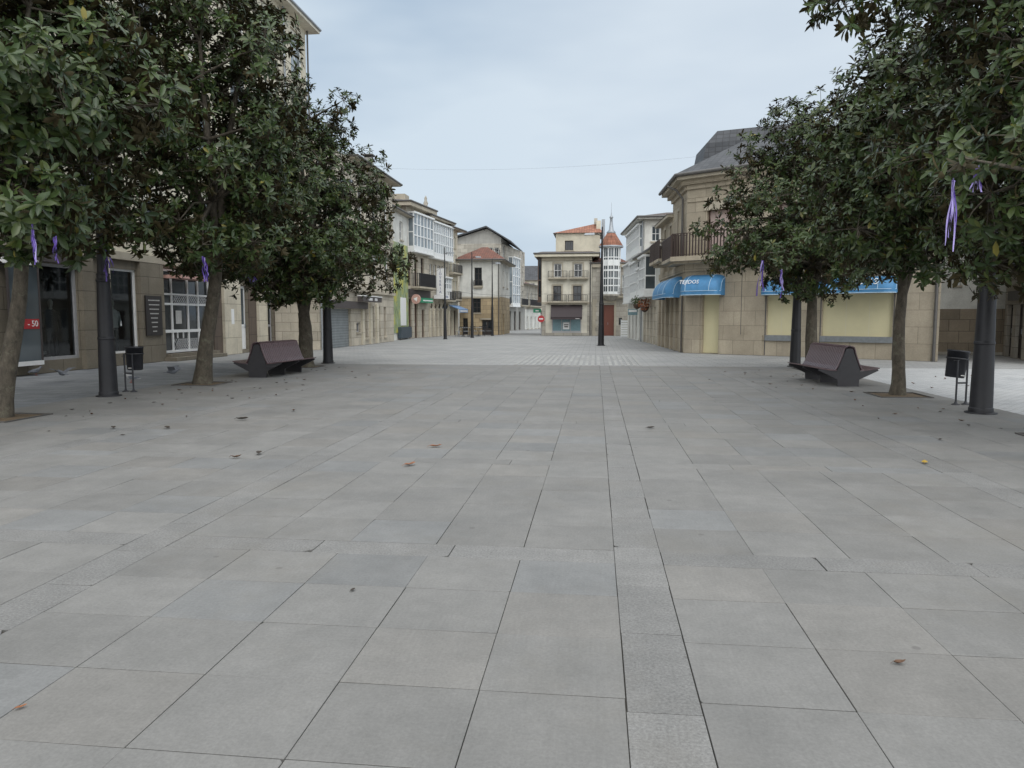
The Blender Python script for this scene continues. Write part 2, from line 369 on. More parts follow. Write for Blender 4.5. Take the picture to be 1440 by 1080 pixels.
class Edge:
    """a wall line A->B (footprint counter-clockwise, so outside is on the right); u runs along it, d outwards"""
    def __init__(s, A, B):
        s.A = Vector((A[0], A[1])); s.B = Vector((B[0], B[1])); s.L = (s.B - s.A).length; s.t = (s.B - s.A) / s.L; s.n = Vector((s.t[1], -s.t[0]))
    def P(s, u, z, d=0.0):
        p = s.A + s.t * u + s.n * d; return (p[0], p[1], z)
    def box(s, mb, u0, u1, z0, z1, d0, d1, mat=None):
        mb.hexa([s.P(u0, z0, d1), s.P(u1, z0, d1), s.P(u1, z0, d0), s.P(u0, z0, d0), s.P(u0, z1, d1), s.P(u1, z1, d1), s.P(u1, z1, d0), s.P(u0, z1, d0)], mat)
    def quad(s, mb, u0, u1, z0, z1, d, mat=None):
        mb.face([s.P(u0, z0, d), s.P(u1, z0, d), s.P(u1, z1, d), s.P(u0, z1, d)], mat)
    def wall(s, mb, z0, z1, ops, depth=0.22, mat=None):
        us = sorted({0.0, s.L} | {x for o in ops for x in o[:2]}); zs = sorted({z0, z1} | {x for o in ops for x in o[2:4]})
        us = [u for u in us if 0 <= u <= s.L]; zs = [z for z in zs if z0 <= z <= z1]
        for a, b in zip(us, us[1:]):
            for c, d in zip(zs, zs[1:]):
                um, zm = (a + b) / 2, (c + d) / 2
                if not any(o[0] < um < o[1] and o[2] < zm < o[3] for o in ops): s.quad(mb, a, b, c, d, 0, mat)
        for o in ops:
            u0, u1, c, d = o[:4]; e = -depth
            mb.face([s.P(u0, c, 0), s.P(u0, c, e), s.P(u0, d, e), s.P(u0, d, 0)][::-1], mat)
            mb.face([s.P(u1, c, e), s.P(u1, c, 0), s.P(u1, d, 0), s.P(u1, d, e)][::-1], mat)
            mb.face([s.P(u0, d, e), s.P(u1, d, e), s.P(u1, d, 0), s.P(u0, d, 0)][::-1], mat)
            mb.face([s.P(u0, c, 0), s.P(u1, c, 0), s.P(u1, c, e), s.P(u0, c, e)][::-1], mat)
    def window(s, par, u0, u1, z0, z1, nx=2, nz=2, frame='white_wood', glass=None, d=-0.14, fw=0.06, bar=0.035, name='window', sill=True, trim=None):
        f = MB()
        s.box(f, u0, u0 + fw, z0, z1, d - 0.05, d + 0.02); s.box(f, u1 - fw, u1, z0, z1, d - 0.05, d + 0.02)
        s.box(f, u0 + fw, u1 - fw, z0, z0 + fw, d - 0.05, d + 0.018); s.box(f, u0 + fw, u1 - fw, z1 - fw, z1, d - 0.05, d + 0.018)
        w = (u1 - u0 - 2 * fw); h = (z1 - z0 - 2 * fw)
        for i in range(1, nx):
            c = u0 + fw + w * i / nx; s.box(f, c - bar / 2, c + bar / 2, z0 + fw, z1 - fw, d - 0.04, d + 0.012)
        for j in range(1, nz):
            c = z0 + fw + h * j / nz; s.box(f, u0 + fw, u1 - fw, c - bar / 2, c + bar / 2, d - 0.038, d + 0.009)
        if sill: s.box(f, u0 - 0.06, u1 + 0.06, z0 - 0.09, z0 - 0.002, -0.1, 0.07, 'window_trim')
        if trim:
            s.box(f, u0 - 0.14, u0 - 0.002, z0 - 0.01, z1 + 0.14, -0.02, 0.03, trim); s.box(f, u1 + 0.002, u1 + 0.14, z0 - 0.01, z1 + 0.14, -0.02, 0.03, trim)
            s.box(f, u0 - 0.002, u1 + 0.002, z1 + 0.002, z1 + 0.14, -0.02, 0.033, trim)
        fo = f.build(name, frame, par)
        g = MB(); s.quad(g, u0 + fw * 0.5, u1 - fw * 0.5, z0 + fw * 0.5, z1 - fw * 0.5, d - 0.02)
        g.build('pane', glass or random.choice(['glass_dark', 'glass_dark', 'glass_mid']), fo)
        return fo
    def panel(s, par, name, mat, u0, u1, z0, z1, d0, d1):
        m = MB(); s.box(m, u0, u1, z0, z1, d0, d1); return m.build(name, mat, par)
    def balcony(s, par, u0, u1, z, depth=0.6, h=0.95, slab='window_trim', rail='iron', gap=0.13, thick=0.14, r=0.012):
        m = MB(); s.box(m, u0, u1, z - thick, z, -0.01, depth); s.box(m, u0 + 0.08, u1 - 0.08, z - thick - 0.1, z - thick - 0.002, -0.01, depth * 0.7)
        b = m.build('balcony', slab, par); q = MB()
        a, c = u0 + 0.04, u1 - 0.04; dd = depth - 0.05
        s.box(q, a, c, z + h - 0.03, z + h, dd - 0.02, dd + 0.02); s.box(q, a, c, z + 0.06, z + 0.085, dd - 0.012, dd + 0.012)
        for e in (a, c):
            s.box(q, e - 0.015, e + 0.015, z + h - 0.032, z + h - 0.002, 0, dd - 0.021)
            for k in range(1, 4): s.box(q, e - r, e + r, z + 0.001, z + h - 0.033, dd * k / 4 - r, dd * k / 4 + r)
        n = max(2, int((c - a) / gap))
        for i in range(n + 1):
            x = a + (c - a) * i / n; rr = r * (1.8 if i in (0, n) else 1); s.box(q, x - rr, x + rr, z + 0.001, z + h - 0.031, dd - rr, dd + rr)
        q.build('railing', rail, b); return b
    def gallery(s, par, u0, u1, z0, z1, cols, rows, depth=0.45, frame='white_wood', glass='glass_pale', name='gallery', apron=0.35, side=True):
        """glazed wooden gallery projecting from the wall: frame with a grid of bars, its panes a sub-part"""
        m = MB(); D = depth
        s.box(m, u0, u1, z0 - 0.1, z0, -0.01, D + 0.05); s.box(m, u0 - 0.04, u1 + 0.04, z1, z1 + 0.12, -0.01, D + 0.1)
        s.box(m, u0 + 0.001, u1 - 0.001, z0 + 0.001, z0 + apron, D - 0.06, D - 0.01)
        w = 0.055
        for i in range(cols + 1):
            c = u0 + (u1 - u0) * i / cols; a = max(u0, c - w); b = min(u1, c + w)
            s.box(m, a, b, z0 + 0.001, z1 - 0.001, D - 0.08, D)
        for j in range(rows + 1):
            c = z0 + apron + (z1 - z0 - apron) * j / rows; s.box(m, u0 + 0.002, u1 - 0.002, max(z0, c - 0.04), min(z1 - 0.002, c + 0.04), D - 0.07, D - 0.004)
        for e, sg in ((u0, 1), (u1, -1)):
            s.box(m, *(sorted((e + sg * 0.002, e + sg * 0.04))), z0 + 0.002, z0 + apron, 0, D - 0.081)
            s.box(m, *(sorted((e + sg * 0.002, e + sg * 0.04))), z0 + apron, z1 - 0.003, 0, 0.08)
            s.box(m, *(sorted((e + sg * 0.002, e + sg * 0.04))), (z0 + z1) / 2 - 0.04, (z0 + z1) / 2 + 0.04, 0.081, D - 0.081)
        o = m.build(name, frame, par); g = MB()
        s.quad(g, u0 + 0.03, u1 - 0.03, z0 + apron * 0.5, z1 - 0.01, D - 0.045)
        for e in (u0 + 0.02, u1 - 0.02): g.face([s.P(e, z0 + apron * 0.5, 0), s.P(e, z0 + apron * 0.5, D - 0.045), s.P(e, z1 - 0.01, D - 0.045), s.P(e, z1 - 0.01, 0)])
        g.build('pane', glass, o); return o
    def door(s, par, u0, u1, z0, z1, mat='brown_wood', d=-0.16, leaves=2, glass=None, handle='zinc', name='door', frame=None):
        m = MB(); s.box(m, u0, u1, z0, z1, d - 0.05, d)
        w = (u1 - u0) / leaves
        for i in range(leaves):
            a = u0 + i * w
            s.box(m, a + 0.01, a + 0.09, z0 + 0.02, z1 - 0.01, d + 0.001, d + 0.03, frame); s.box(m, a + w - 0.09, a + w - 0.01, z0 + 0.02, z1 - 0.01, d + 0.001, d + 0.03, frame)
            for zz in (z0 + 0.02, z0 + (z1 - z0) * 0.36, z1 - 0.12): s.box(m, a + 0.09, a + w - 0.09, zz, zz + 0.1, d + 0.001, d + 0.028, frame)
        o = m.build(name, mat, par)
        h = MB(); s.box(h, u0 + w - 0.075, u0 + w - 0.045, z0 + 0.95, z0 + 1.15, d + 0.03, d + 0.07); h.build('handle', handle, o)
        if glass:
            g = MB()
            for i in range(leaves): s.quad(g, u0 + i * w + 0.09, u0 + (i + 1) * w - 0.09, z0 + (z1 - z0) * 0.36 + 0.1, z1 - 0.12, d + 0.006)
            g.build('pane', glass, o)
        return o
    def pipe(s, par, u, z0, z1, d=0.08, r=0.05, mat='gutter', name='downpipe'):
        m = MB(); m.tube([s.P(u, z0, d), s.P(u, z1, d)], r, 8); return m.build(name, mat, par)

def shell(par, poly, H, ops, mat, z0=-0.02, upper=None, cap=True, depth=0.22):
    """outer walls of a building; ops[i] = openings of edge i; upper = (z, material) for the storeys above z"""
    m = MB(); E = [Edge(poly[i], poly[(i + 1) % len(poly)]) for i in range(len(poly))]
    for i, e in enumerate(E):
        op = ops.get(i, [])
        if upper:
            zc = upper[0]
            e.wall(m, z0, zc, [o for o in op if o[3] <= zc], depth, mat); e.wall(m, zc, H, [o for o in op if o[2] >= zc], depth, upper[1])
        else: e.wall(m, z0, H, op, depth, mat)
    if cap: m.face([(p[0], p[1], H) for p in poly], mat)
    m.build('wall', mat, par)
    return E
def offset(poly, d):
    out = []; n = len(poly)
    for i in range(n):
        e1 = Edge(poly[i - 1], poly[i]); e2 = Edge(poly[i], poly[(i + 1) % n]); b = e1.n + e2.n
        b = b / max(0.2, b.dot(e1.n)); p = Vector(poly[i]) + b * d; out.append((p[0], p[1]))
    return out
def roof(par, poly, z, h, over=0.5, k=0.05, mat='brown_tile', fascia='gutter', ft=0.14, soffit='window_trim', gut=True):
    o = offset(poly, over); m = MB(); n = len(o)
    m.prism(o, z + 0.003, z + ft, soffit)
    o2 = offset(poly, over + 0.03)
    c = np.mean(np.array(o2), 0); top = [tuple(c + (np.array(p) - c) * k) for p in o2]
    for i in range(n):
        a, b = o2[i], o2[(i + 1) % n]; ta, tb = top[i], top[(i + 1) % n]
        m.face([(*a, z + ft + 0.004), (*b, z + ft + 0.004), (*tb, z + h), (*ta, z + h)], mat)
    m.face([(*p, z + h) for p in top], mat); m.face([(*p, z + ft + 0.004) for p in o2][::-1], fascia)
    r = m.build('roof', mat, par)
    if gut:
        g = MB()
        for i in range(n):
            a, b = o2[i], o2[(i + 1) % n]
            g.tube([(*a, z + ft - 0.02), (*b, z + ft - 0.02)], 0.07, 8)
        g.build('gutter', fascia, r)
    return r

# ------------------------------------------------------------------ ground, paving
g = MB(); g.box(-420, 420, -60, 760, -0.6, -0.06); tag(g.build('ground', 'far_ground'), kind='structure')
g = MB(); g.box(-24, 30, 24.62, 150, -0.05, -0.006); tag(g.build('street_paving', 'street_paving'), kind='structure')
g = MB(); g.box(7.02, 34, -12, 24.6, -0.05, -0.008); tag(g.build('cobble_paving', 'cobble_paving'), kind='structure')
g = MB(); g.box(-30, -10.2, -12, 24.6, -0.05, -0.008); tag(g.build('side_pavement', 'slate_paving'), kind='structure')
g = MB(); g.box(-10.19, 7.01, -12, 24.6, -0.05, -0.014); tag(g.build('paving_bed', 'joint_dirt'), kind='structure')
rs = random.Random(3)
BX0, PX, BW = 0.14, 3.43, 0.31
PITS = [(-9.4, 10.7), (-9.38, 16.76), (-9.31, 22.92), (6.17, 15.9), (6.64, 23.6), (6.25, 10.3)]
def tone(kind):
    if kind == 'band': b = 0.195 * rs.uniform(0.93, 1.07); return (b * 1.03, b * 1.02, b * 1.0)
    r_ = rs.random(); b = 0.198 * rs.uniform(0.925, 1.07)
    if r_ < 0.13: return (b * 0.975, b * 0.985, b * 0.985)
    if r_ < 0.26: return (b * 1.015, b * 0.985, b * 0.94)
    return (b, b * 0.985, b * 0.955)
slabs = []           # x0,x1,y0,y1,kind
ybands = [-4.7 + 3.15 * i for i in range(10)]
def rows(y0, y1, n): return [y0 + (y1 - y0) * i / n for i in range(n + 1)]
for k in range(-3, 2):
    xb = BX0 + k * PX
    y = -9.0
    while y < 24.5:                                   # the longitudinal granite bands
        l = rs.uniform(0.62, 0.78) if abs(k) < 3 else rs.uniform(0.8, 1.1); slabs.append((xb, xb + BW, y, min(y + l, 24.6), 'band')); y += l
    x0, x1 = xb + BW, xb + PX
    if k == 1: x1 = 7.0
    nc = max(3, round((x1 - x0) / 0.624)); xs = rows(x0, x1, nc)
    for i, yb in enumerate(ybands):
        x = x0
        while x < x1 - 0.05:                          # cross bands of granite
            l = rs.uniform(0.75, 1.15); e = min(x + l, x1); e = x1 if x1 - e < 0.3 else e
            slabs.append((x, e, yb, yb + 0.27, 'band' if (yb > -5 and yb < 7.8) else 'slab')); x = e
        yt = ybands[i + 1] if i + 1 < len(ybands) else 24.6
        nr = 5 if i != 3 else 5
        if yt - yb - 0.27 < 0.2: continue
        nr = max(1, round((yt - yb - 0.27) / 0.576)); ys = rows(yb + 0.27, yt, nr)
        for a, b in zip(ys, ys[1:]):
            wide = rs.random() < 0.12
            j = 0
            while j < nc:
                st = 1
                if b < 7 and False: st = 1
                slabs.append((xs[j], xs[min(nc, j + st)], a, b, 'slab')); j += st
def slab_mesh(name, items, mats, gap=(0.0008, 0.0036), zj=0.0016, top=0.0):
    V = []; Fc = []; T = []; MI = []
    for (x0, x1, y0, y1, kd) in items:
        if any(abs((x0 + x1) / 2 - px) < 0.5 + (x1 - x0) / 2 - 0.1 and abs((y0 + y1) / 2 - py) < 0.5 + (y1 - y0) / 2 - 0.1 for px, py in PITS):
            # cut around tree pits: keep only parts outside the pit square
            hit = [p for p in PITS if abs((x0 + x1) / 2 - p[0]) < 0.5 + (x1 - x0) / 2 - 0.1 and abs((y0 + y1) / 2 - p[1]) < 0.5 + (y1 - y0) / 2 - 0.1][0]
            ax0, ax1, ay0, ay1 = hit[0] - 0.5, hit[0] + 0.5, hit[1] - 0.5, hit[1] + 0.5
            pieces = [(x0, min(x1, ax0), y0, y1), (max(x0, ax1), x1, y0, y1), (max(x0, ax0), min(x1, ax1), y0, min(y1, ay0)), (max(x0, ax0), min(x1, ax1), max(y0, ay1), y1)]
            pieces = [p for p in pieces if p[1] - p[0] > 0.03 and p[3] - p[2] > 0.03]
        else: pieces = [(x0, x1, y0, y1)]
        t = tone(kd)
        for (a, b, c, d) in pieces:
            g4 = [(gap[0] * .5 if rs.random() < .16 else rs.uniform(*gap)) * (1.7 if kd == 'band' else 1) for _ in range(4)]
            a += g4[0]; b -= g4[1]; c += g4[2]; d -= g4[3]; i = len(V)
            zz = [top + rs.uniform(-zj, zj) for _ in range(4)]
            ch = 0.002
            if kd == 'band':
                g4_ = 0.0
                cut = [(rs.uniform(.015, .06), rs.uniform(.02, .07)) if rs.random() < .13 else (0, 0) for _ in range(4)]
            else: cut = [(rs.uniform(.006, .02), rs.uniform(.006, .03)) if rs.random() < .03 else (0, 0) for _ in range(4)]
            cs_ = [(a + cut[0][0], c + cut[0][1]), (b - cut[1][0], c + cut[1][1]), (b - cut[2][0], d - cut[2][1]), (a + cut[3][0], d - cut[3][1])]
            # outline with the worn corners cut off: two points per corner
            ring = []
            for q_, (sx_, sy_) in enumerate(((1, 1), (-1, 1), (-1, -1), (1, -1))):
                X_, Y_ = ((a, c), (b, c), (b, d), (a, d))[q_]; ex, ey = cut[q_]; ex = max(ex, .0006); ey = max(ey, .0006)
                p1, p2 = (X_, Y_ + sy_ * ey), (X_ + sx_ * ex, Y_)
                ring += [(p1, q_, sx_, sy_), (p2, q_, sx_, sy_)] if q_ in (0, 2) else [(p2, q_, sx_, sy_), (p1, q_, sx_, sy_)]
            V += [(p[0], p[1], -0.02) for p, q_, u_, v_ in ring] + [(p[0], p[1], zz[q_] - ch * 0.6) for p, q_, u_, v_ in ring] + [(p[0] + u_ * ch, p[1] + v_ * ch, zz[q_]) for p, q_, u_, v_ in ring]
            q = [(e_, (e_ + 1) % 8, 8 + (e_ + 1) % 8, 8 + e_) for e_ in range(8)] + [(8 + e_, 8 + (e_ + 1) % 8, 16 + (e_ + 1) % 8, 16 + e_) for e_ in range(8)] + [tuple(range(16, 24))]
            Fc += [tuple(i + x for x in f) for f in q]; T += [t] * 24; MI += [1 if kd == 'band' else 0] * 17
    me = bpy.data.meshes.new(name); me.from_pydata(V, [], Fc)
    for m in mats: me.materials.append(MATS[m])
    me.polygons.foreach_set('material_index', MI)
    at = me.attributes.new('tone', 'FLOAT_COLOR', 'POINT'); at.data.foreach_set('color', np.array([(*t, 1) for t in T]).ravel())
    o = bpy.data.objects.new(name, me); COL.objects.link(o); return o
tag(slab_mesh('plaza_paving', slabs, ['plaza_slab', 'granite_band']), kind='structure')
# grooved strips of long pale setts beyond the plaza
strips = []
for i in range(22):
    x = -2.75 + i * 0.2
    if 0.1 < x < 0.42: continue
    y = 24.7
    while y < 31:
        l = rs.uniform(0.8, 1.3); strips.append((x, x + 0.115, y, min(31.2, y + l), 'slab')); y += l
sm_ = slab_mesh('tactile_paving', [(a, b, c, d, k) for a, b, c, d, k in strips], ['light_sett', 'light_sett'], (0.004, 0.008), 0.001, 0.004)
at = sm_.data.attributes['tone']; n_ = len(at.data); bb = np.repeat(np.random.RandomState(2).uniform(0.31, 0.37, n_ // 24), 24)
at.data.foreach_set('color', np.stack([bb, bb, bb * 0.98, np.ones(n_)], 1).ravel()); tag(sm_, kind='structure')
# tree pits: bare soil a little below the slabs with a steel edge
for (px, py) in PITS:
    m = MB(); N = 10
    vs = [(px - 0.5 + i / N, py - 0.5 + j / N, -0.012 + rs.uniform(0, 0.016) + 0.03 * math.exp(-(((i / N - 0.5) ** 2 + (j / N - 0.5) ** 2) * 14))) for j in range(N + 1) for i in range(N + 1)]
    m.mesh(vs, [(j * (N + 1) + i, j * (N + 1) + i + 1, (j + 1) * (N + 1) + i + 1, (j + 1) * (N + 1) + i) for j in range(N) for i in range(N)], 'soil', True)
    for a, b, c, d in ((-0.5, 0.5, 0.482, 0.5), (-0.5, 0.5, -0.5, -0.482), (-0.5, -0.482, -0.481, 0.481), (0.482, 0.5, -0.481, 0.481)):
        m.box(px + a, px + b, py + c, py + d, -0.03, 0.022, 'gutter')
    tag(m.build('tree_pit', 'soil', org=(px, py, 0)), kind='structure')

# ------------------------------------------------------------------ buildings, left side
def rect(x0, x1, y0, y1): return [(x0, y0), (x1, y0), (x1, y1), (x0, y1)]
# tall cream block behind the left trees
B = thing('apartment_building', 'tall cream apartment building with ground floor shops behind the left row of trees', 'building', (-15.7, 23, 0))
ops = [(8.6, 11.9, .36, 3.15), (13.2, 15.05, .36, 3.15), (16.5, 18.0, .40, 3.2), (19.5, 23.0, .25, 3.4), (25.3, 26.15, .15, 3.0), (27.9, 28.85, .1, 3.0)]
up = [(31.8 - 3.3 * i, 33.4 - 3.3 * i, z, z + h) for i in range(10) for z, h in ((4.6, 2.0), (7.75, 2.0), (10.9, 2.0), (14.05, 2.4))]
E0 = shell(B, [(-15.7, 6), (-15.7, 39.8), (-28, 39.8), (-28, 6)], 16.95, {0: ops + up}, 'plinth_stone', upper=(3.72, 'cream_plaster'))[0]
for i, o in enumerate(up):
    fr = E0.window(B, *o, nx=2, nz=1, frame='white_wood', d=-0.15, glass=random.choice(['glass_mid', 'glass_pale', 'glass_dark']))
    bl = MB(); E0.box(bl, o[0] + 0.02, o[1] - 0.02, o[3] - random.choice([0.3, 0.3, 0.9, 1.4]), o[3] - 0.01, -0.128, -0.09); bl.build('roller_blind', 'cream_blind', fr)
roof(B, [(-15.7, 6), (-15.7, 39.8), (-28, 39.8), (-28, 6)], 16.95, 3.0, 0.6, 0.3, 'slate', 'zinc', 0.22, 'pale_plaster')
m = MB(); E0.box(m, 0, 34.1, 3.5, 3.75, -0.02, 0.14); E0.box(m, 0, 34.1, 7.3, 7.45, -0.02, 0.05); E0.box(m, 0, 34.1, 10.45, 10.6, -0.02, 0.05); E0.box(m, 0, 34.1, 13.6, 13.75, -0.02, 0.05); m.build('string_course', 'window_trim', B)
for a, b, mt, d in ((15.1, 15.62, 'plinth_stone', .16), (16.15, 16.47, 'pillar_stone', .12), (18.05, 19.42, 'plinth_stone', .13), (23.75, 25.2, 'pillar_stone', .16), (26.95, 27.85, 'pillar_stone', .16), (29.5, 30.3, 'pillar_stone', .16), (31.2, 32.0, 'pillar_stone', .16)):
    E0.panel(B, 'pillar', mt, a, b, 0.0, 3.49, -0.02, d)
for a, b in ((23.06, 23.74), (26.2, 26.94), (28.9, 29.49), (30.31, 31.19)): E0.panel(B, 'dark_panel', 'dark_brown_panel', a, b, 0.0, 3.49, -0.03, 0.04)  # flat dark brown panels; the first paints a shaded recess onto the wall
m = MB(); E0.box(m, 8.3, 15.09, 3.18, 3.48, 0.0, 0.12); m.build('fascia', 'fascia_dark', B)
def shopwin(E, par, o, frame='grey_frame', fw=0.09):
    f = MB(); u0, u1, a, b = o; d = -0.1
    E.box(f, u0, u0 + fw, a, b, d - .05, d + .05); E.box(f, u1 - fw, u1, a, b, d - .05, d + .05)
    E.box(f, u0 + fw, u1 - fw, a, a + fw, d - .05, d + .048); E.box(f, u0 + fw, u1 - fw, b - fw, b, d - .05, d + .048)
    fo = f.build('shop_window', frame, par); g = MB(); E.quad(g, u0 + fw * .5, u1 - fw * .5, a + fw * .5, b - fw * .5, d - .01); g.build('pane', 'shop_glass', fo)
    r = MB(); dp = -1.7
    E.quad(r, u0 - .1, u1 + .1, a, b, dp); r.face([E.P(u0 - .1, a, -.23), E.P(u0 - .1, a, dp), E.P(u0 - .1, b, dp), E.P(u0 - .1, b, -.23)]); r.face([E.P(u1 + .1, a, -.23), E.P(u1 + .1, a, dp), E.P(u1 + .1, b, dp), E.P(u1 + .1, b, -.23)])
    r.face([E.P(u0 - .1, a - .002, -.1), E.P(u1 + .1, a - .002, -.1), E.P(u1 + .1, a - .002, dp), E.P(u0 - .1, a - .002, dp)]); r.face([E.P(u0 - .1, b, -.23), E.P(u1 + .1, b, -.23), E.P(u1 + .1, b, dp), E.P(u0 - .1, b, dp)])
    r.build('display_niche', 'shop_dark', fo); return fo
for o in ops[:2]: shopwin(E0, B, o)
shopwin(E0, B, ops[2], 'white_paint', 0.07)
# jutting glass showcase with white bars above and below
m = MB(); E0.box(m, 11.95, 13.1, .28, .40, 0.005, .35, 'white_paint'); E0.box(m, 11.95, 13.1, 3.02, 3.17, .005, .35, 'white_paint')
for u in (11.97, 13.05): E0.box(m, u, u + .05, .401, 3.019, .29, .34, 'fascia_dark')
sc = m.build('showcase', 'white_paint', B)
g = MB(); E0.quad(g, 12.02, 13.05, .4, 3.02, .32); g.build('pane', 'glass_mid', sc)
rs_ = MB(); E0.box(rs_, 12.42, 13.02, 1.28, 1.55, .325, .33); st = rs_.build('red_sticker', 'red_sign', sc)
text('- 50', sc, E0.P(12.78, 1.415, .335), (0, 1, 0), .24, 'white_paint')
# entrance with white lattice door
u0, u1, a, b = ops[3]; d = -.14; m = MB()
for x in (19.52, 20.25, 21.35, 22.1, 22.9): E0.box(m, x, x + .08, .26, 3.35, d - .04, d + .04)
for z, h in ((.27, .09), (1.02, .11), (2.05, .08), (2.42, .07), (3.3, .08)): E0.box(m, 19.601, 22.9, z, z + h, d - .041, d + .045)
for z0_, z1_ in ((.36, .78), (2.13, 2.42)):
    n = 18
    for k in range(-4, n):
        for sg in (1, -1):
            ua = 20.33 + k * (2.57 / n) if sg > 0 else 20.33 + (k + 4) * (2.57 / n); ub = ua + sg * (z1_ - z0_)
            pa, pb = (ua, z0_), (ub, z1_)
            if min(ua, ub) < 20.3 or max(ua, ub) > 22.95: continue
            m.face([E0.P(ua - .014, z0_, d + .02), E0.P(ua + .014, z0_, d + .02), E0.P(ub + .014, z1_, d + .02), E0.P(ub - .014, z1_, d + .02)])
for x in (20.6, 21.0): E0.box(m, x, x + .04, .8, 1.02, d - .03, d + .03)
do = m.build('lattice_door', 'white_paint', B)
g = MB(); E0.quad(g, 19.55, 22.95, .3, 3.35, d - .01); g.build('pane', 'glass_dark', do)
m = MB(); E0.box(m, 20.55, 20.95, 1.35, 1.85, d + .002, d + .012); m.build('notice', 'letter_grey', do)
m = MB(); E0.box(m, 19.3, 23.0, -.01, .13, .0, .6); E0.box(m, 19.45, 23.0, .131, .25, -.2, .3); m.build('step', 'plinth_stone', B)
m = MB(); E0.box(m, 19.6, 22.6, 3.02, 3.14, .02, .7); m.build('entrance_canopy', 'pink_sign', B)
E0.door(B, *ops[4], mat='white_paint', leaves=1, glass='glass_mid'); E0.door(B, *ops[5], mat='dark_wood', leaves=2, glass='glass_dark', frame='grey_frame')
E0.pipe(B, 30.7, 0, 17.2, .12, .055, 'zinc'); E0.pipe(B, 33.9, 3.8, 17.2)
m = MB(); E0.box(m, 24.3, 24.55, 1.3, 1.95, .162, .168); tag(m.build('notice', 'white_paint', B), 'white paper notice stuck on a pillar')
# directory board
t = thing('directory_board', 'dark board with pale lettered lines on the wall beside the lattice entrance', 'sign board', E0.P(18.75, 1.6, .16))
m = MB(); E0.box(m, 18.2, 19.15, .95, 2.35, .14, .19); m.build('panel', 'board_dark', t)
m = MB()
for i in range(8):
    w = .34 - i * .032; x = 18.68 - w
    while x < 18.68 + w - .02:
        l = min(random.uniform(.03, .07), 18.68 + w - x); E0.box(m, x, x + l, 2.17 - i * .155, 2.21 - i * .155, .1901, .193); x += l + .018
m.build('lettering', 'letter_grey', t)
# light box signs hanging off pillars
for u, z, lb in ((27.0, 2.75, 'white light box on a bracket beside the dark door behind the bench'), (31.6, 2.2, 'white light box on a bracket near the second lamp post on the left')):
    t = thing('sign_box', lb, 'sign', E0.P(u, z, .2)); m = MB(); E0.box(m, u - .06, u + .06, z, z + .55, .25, .75); m.build('box', 'white_paint', t); m = MB(); E0.box(m, u - .02, u + .02, z + .2, z + .26, .16, .249); m.build('bracket', 'iron', t)

# stone block with the grey shutter
B = thing('stone_house', 'warm stone house with grey roller shutter and dark fascia left of the printed mural', 'building', (-13.2, 41, 0))
poly = [(-13.4, 34.9), (-13.4, 48.35), (-24, 48.35), (-24, 40.15), (-15.65, 40.15), (-15.65, 34.9)]
ops = [(.25, 1.1, .0, 2.9), (1.5, 4.75, -.02, 2.05), (5.65, 6.35, .75, 1.3)] + [(x, x + .55, .35, 2.25) for x in (7.2, 8.5, 9.8, 11.1)]
up = [(x, x + 1.0, z, z + 1.9) for x in (1.0, 3.6, 6.2, 8.8, 11.4) for z in (3.9, 7.0)]
E1 = shell(B, poly, 10.2, {0: ops + up}, 'warm_stone', upper=(3.05, 'warm_stone'))[0]
for o in up: E1.window(B, *o, nx=2, nz=3, trim='window_trim')
for o in ops[3:]: E1.window(B, *o, nx=1, nz=3, frame='brown_wood', glass='glass_dark', d=-.18)
E1.window(B, *ops[2], nx=1, nz=1, frame='grey_frame', glass='glass_dark'); E1.door(B, *ops[0])
E1.panel(B, 'shutter', 'shutter_grey', 1.5, 4.75, -.02, 2.06, -.2, -.15)
E1.panel(B, 'fascia', 'fascia_dark', 1.2, 6.9, 2.07, 2.46, .004, .3)
m = MB(); E1.box(m, 5.0, 8.6, 2.47, 2.76, .3, .62, 'fascia_dark'); E1.box(m, 5.0, 8.6, 2.761, 2.81, .3, .66, 'white_paint'); s_ = m.build('sign_panel', 'fascia_dark', B)
m = MB()
for u in (6.05, 6.23, 6.41, 6.59, 7.2, 7.38, 7.56): E1.box(m, u, u + .13, 2.54, 2.69, .621, .626)
m.build('print', 'white_paint', s_)
for u in (5.4, 6.9, 8.2): E1.panel(B, 'pilaster', 'pillar_stone', u + 1.1, u + 1.5, 0, 2.4, 0, .1)
m = MB(); E1.box(m, 0, 13.4, 3.0, 3.2, -.01, .16); E1.box(m, 0, 13.4, 6.4, 6.55, -.01, .08); m.build('string_course', 'window_trim', B)
roof(B, [(-13.4, 40.2), (-13.4, 48.35), (-24, 48.35), (-24, 40.2)], 10.2, .6, .5, .4, 'brown_tile')
m = MB(); m.box(-14.6, -14.1, 46.2, 46.7, 10.4, 11.6, 'grey_plaster'); m.box(-14.7, -14.0, 46.1, 46.8, 11.72, 11.8, 'gutter')
for x in (-14.58, -14.16): m.box(x, x + .05, 46.25, 46.65, 11.6, 11.72, 'gutter')
m.build('chimney', 'grey_plaster', B)
E1.pipe(B, .08, 0, 10.1, .1, .05, 'zinc')

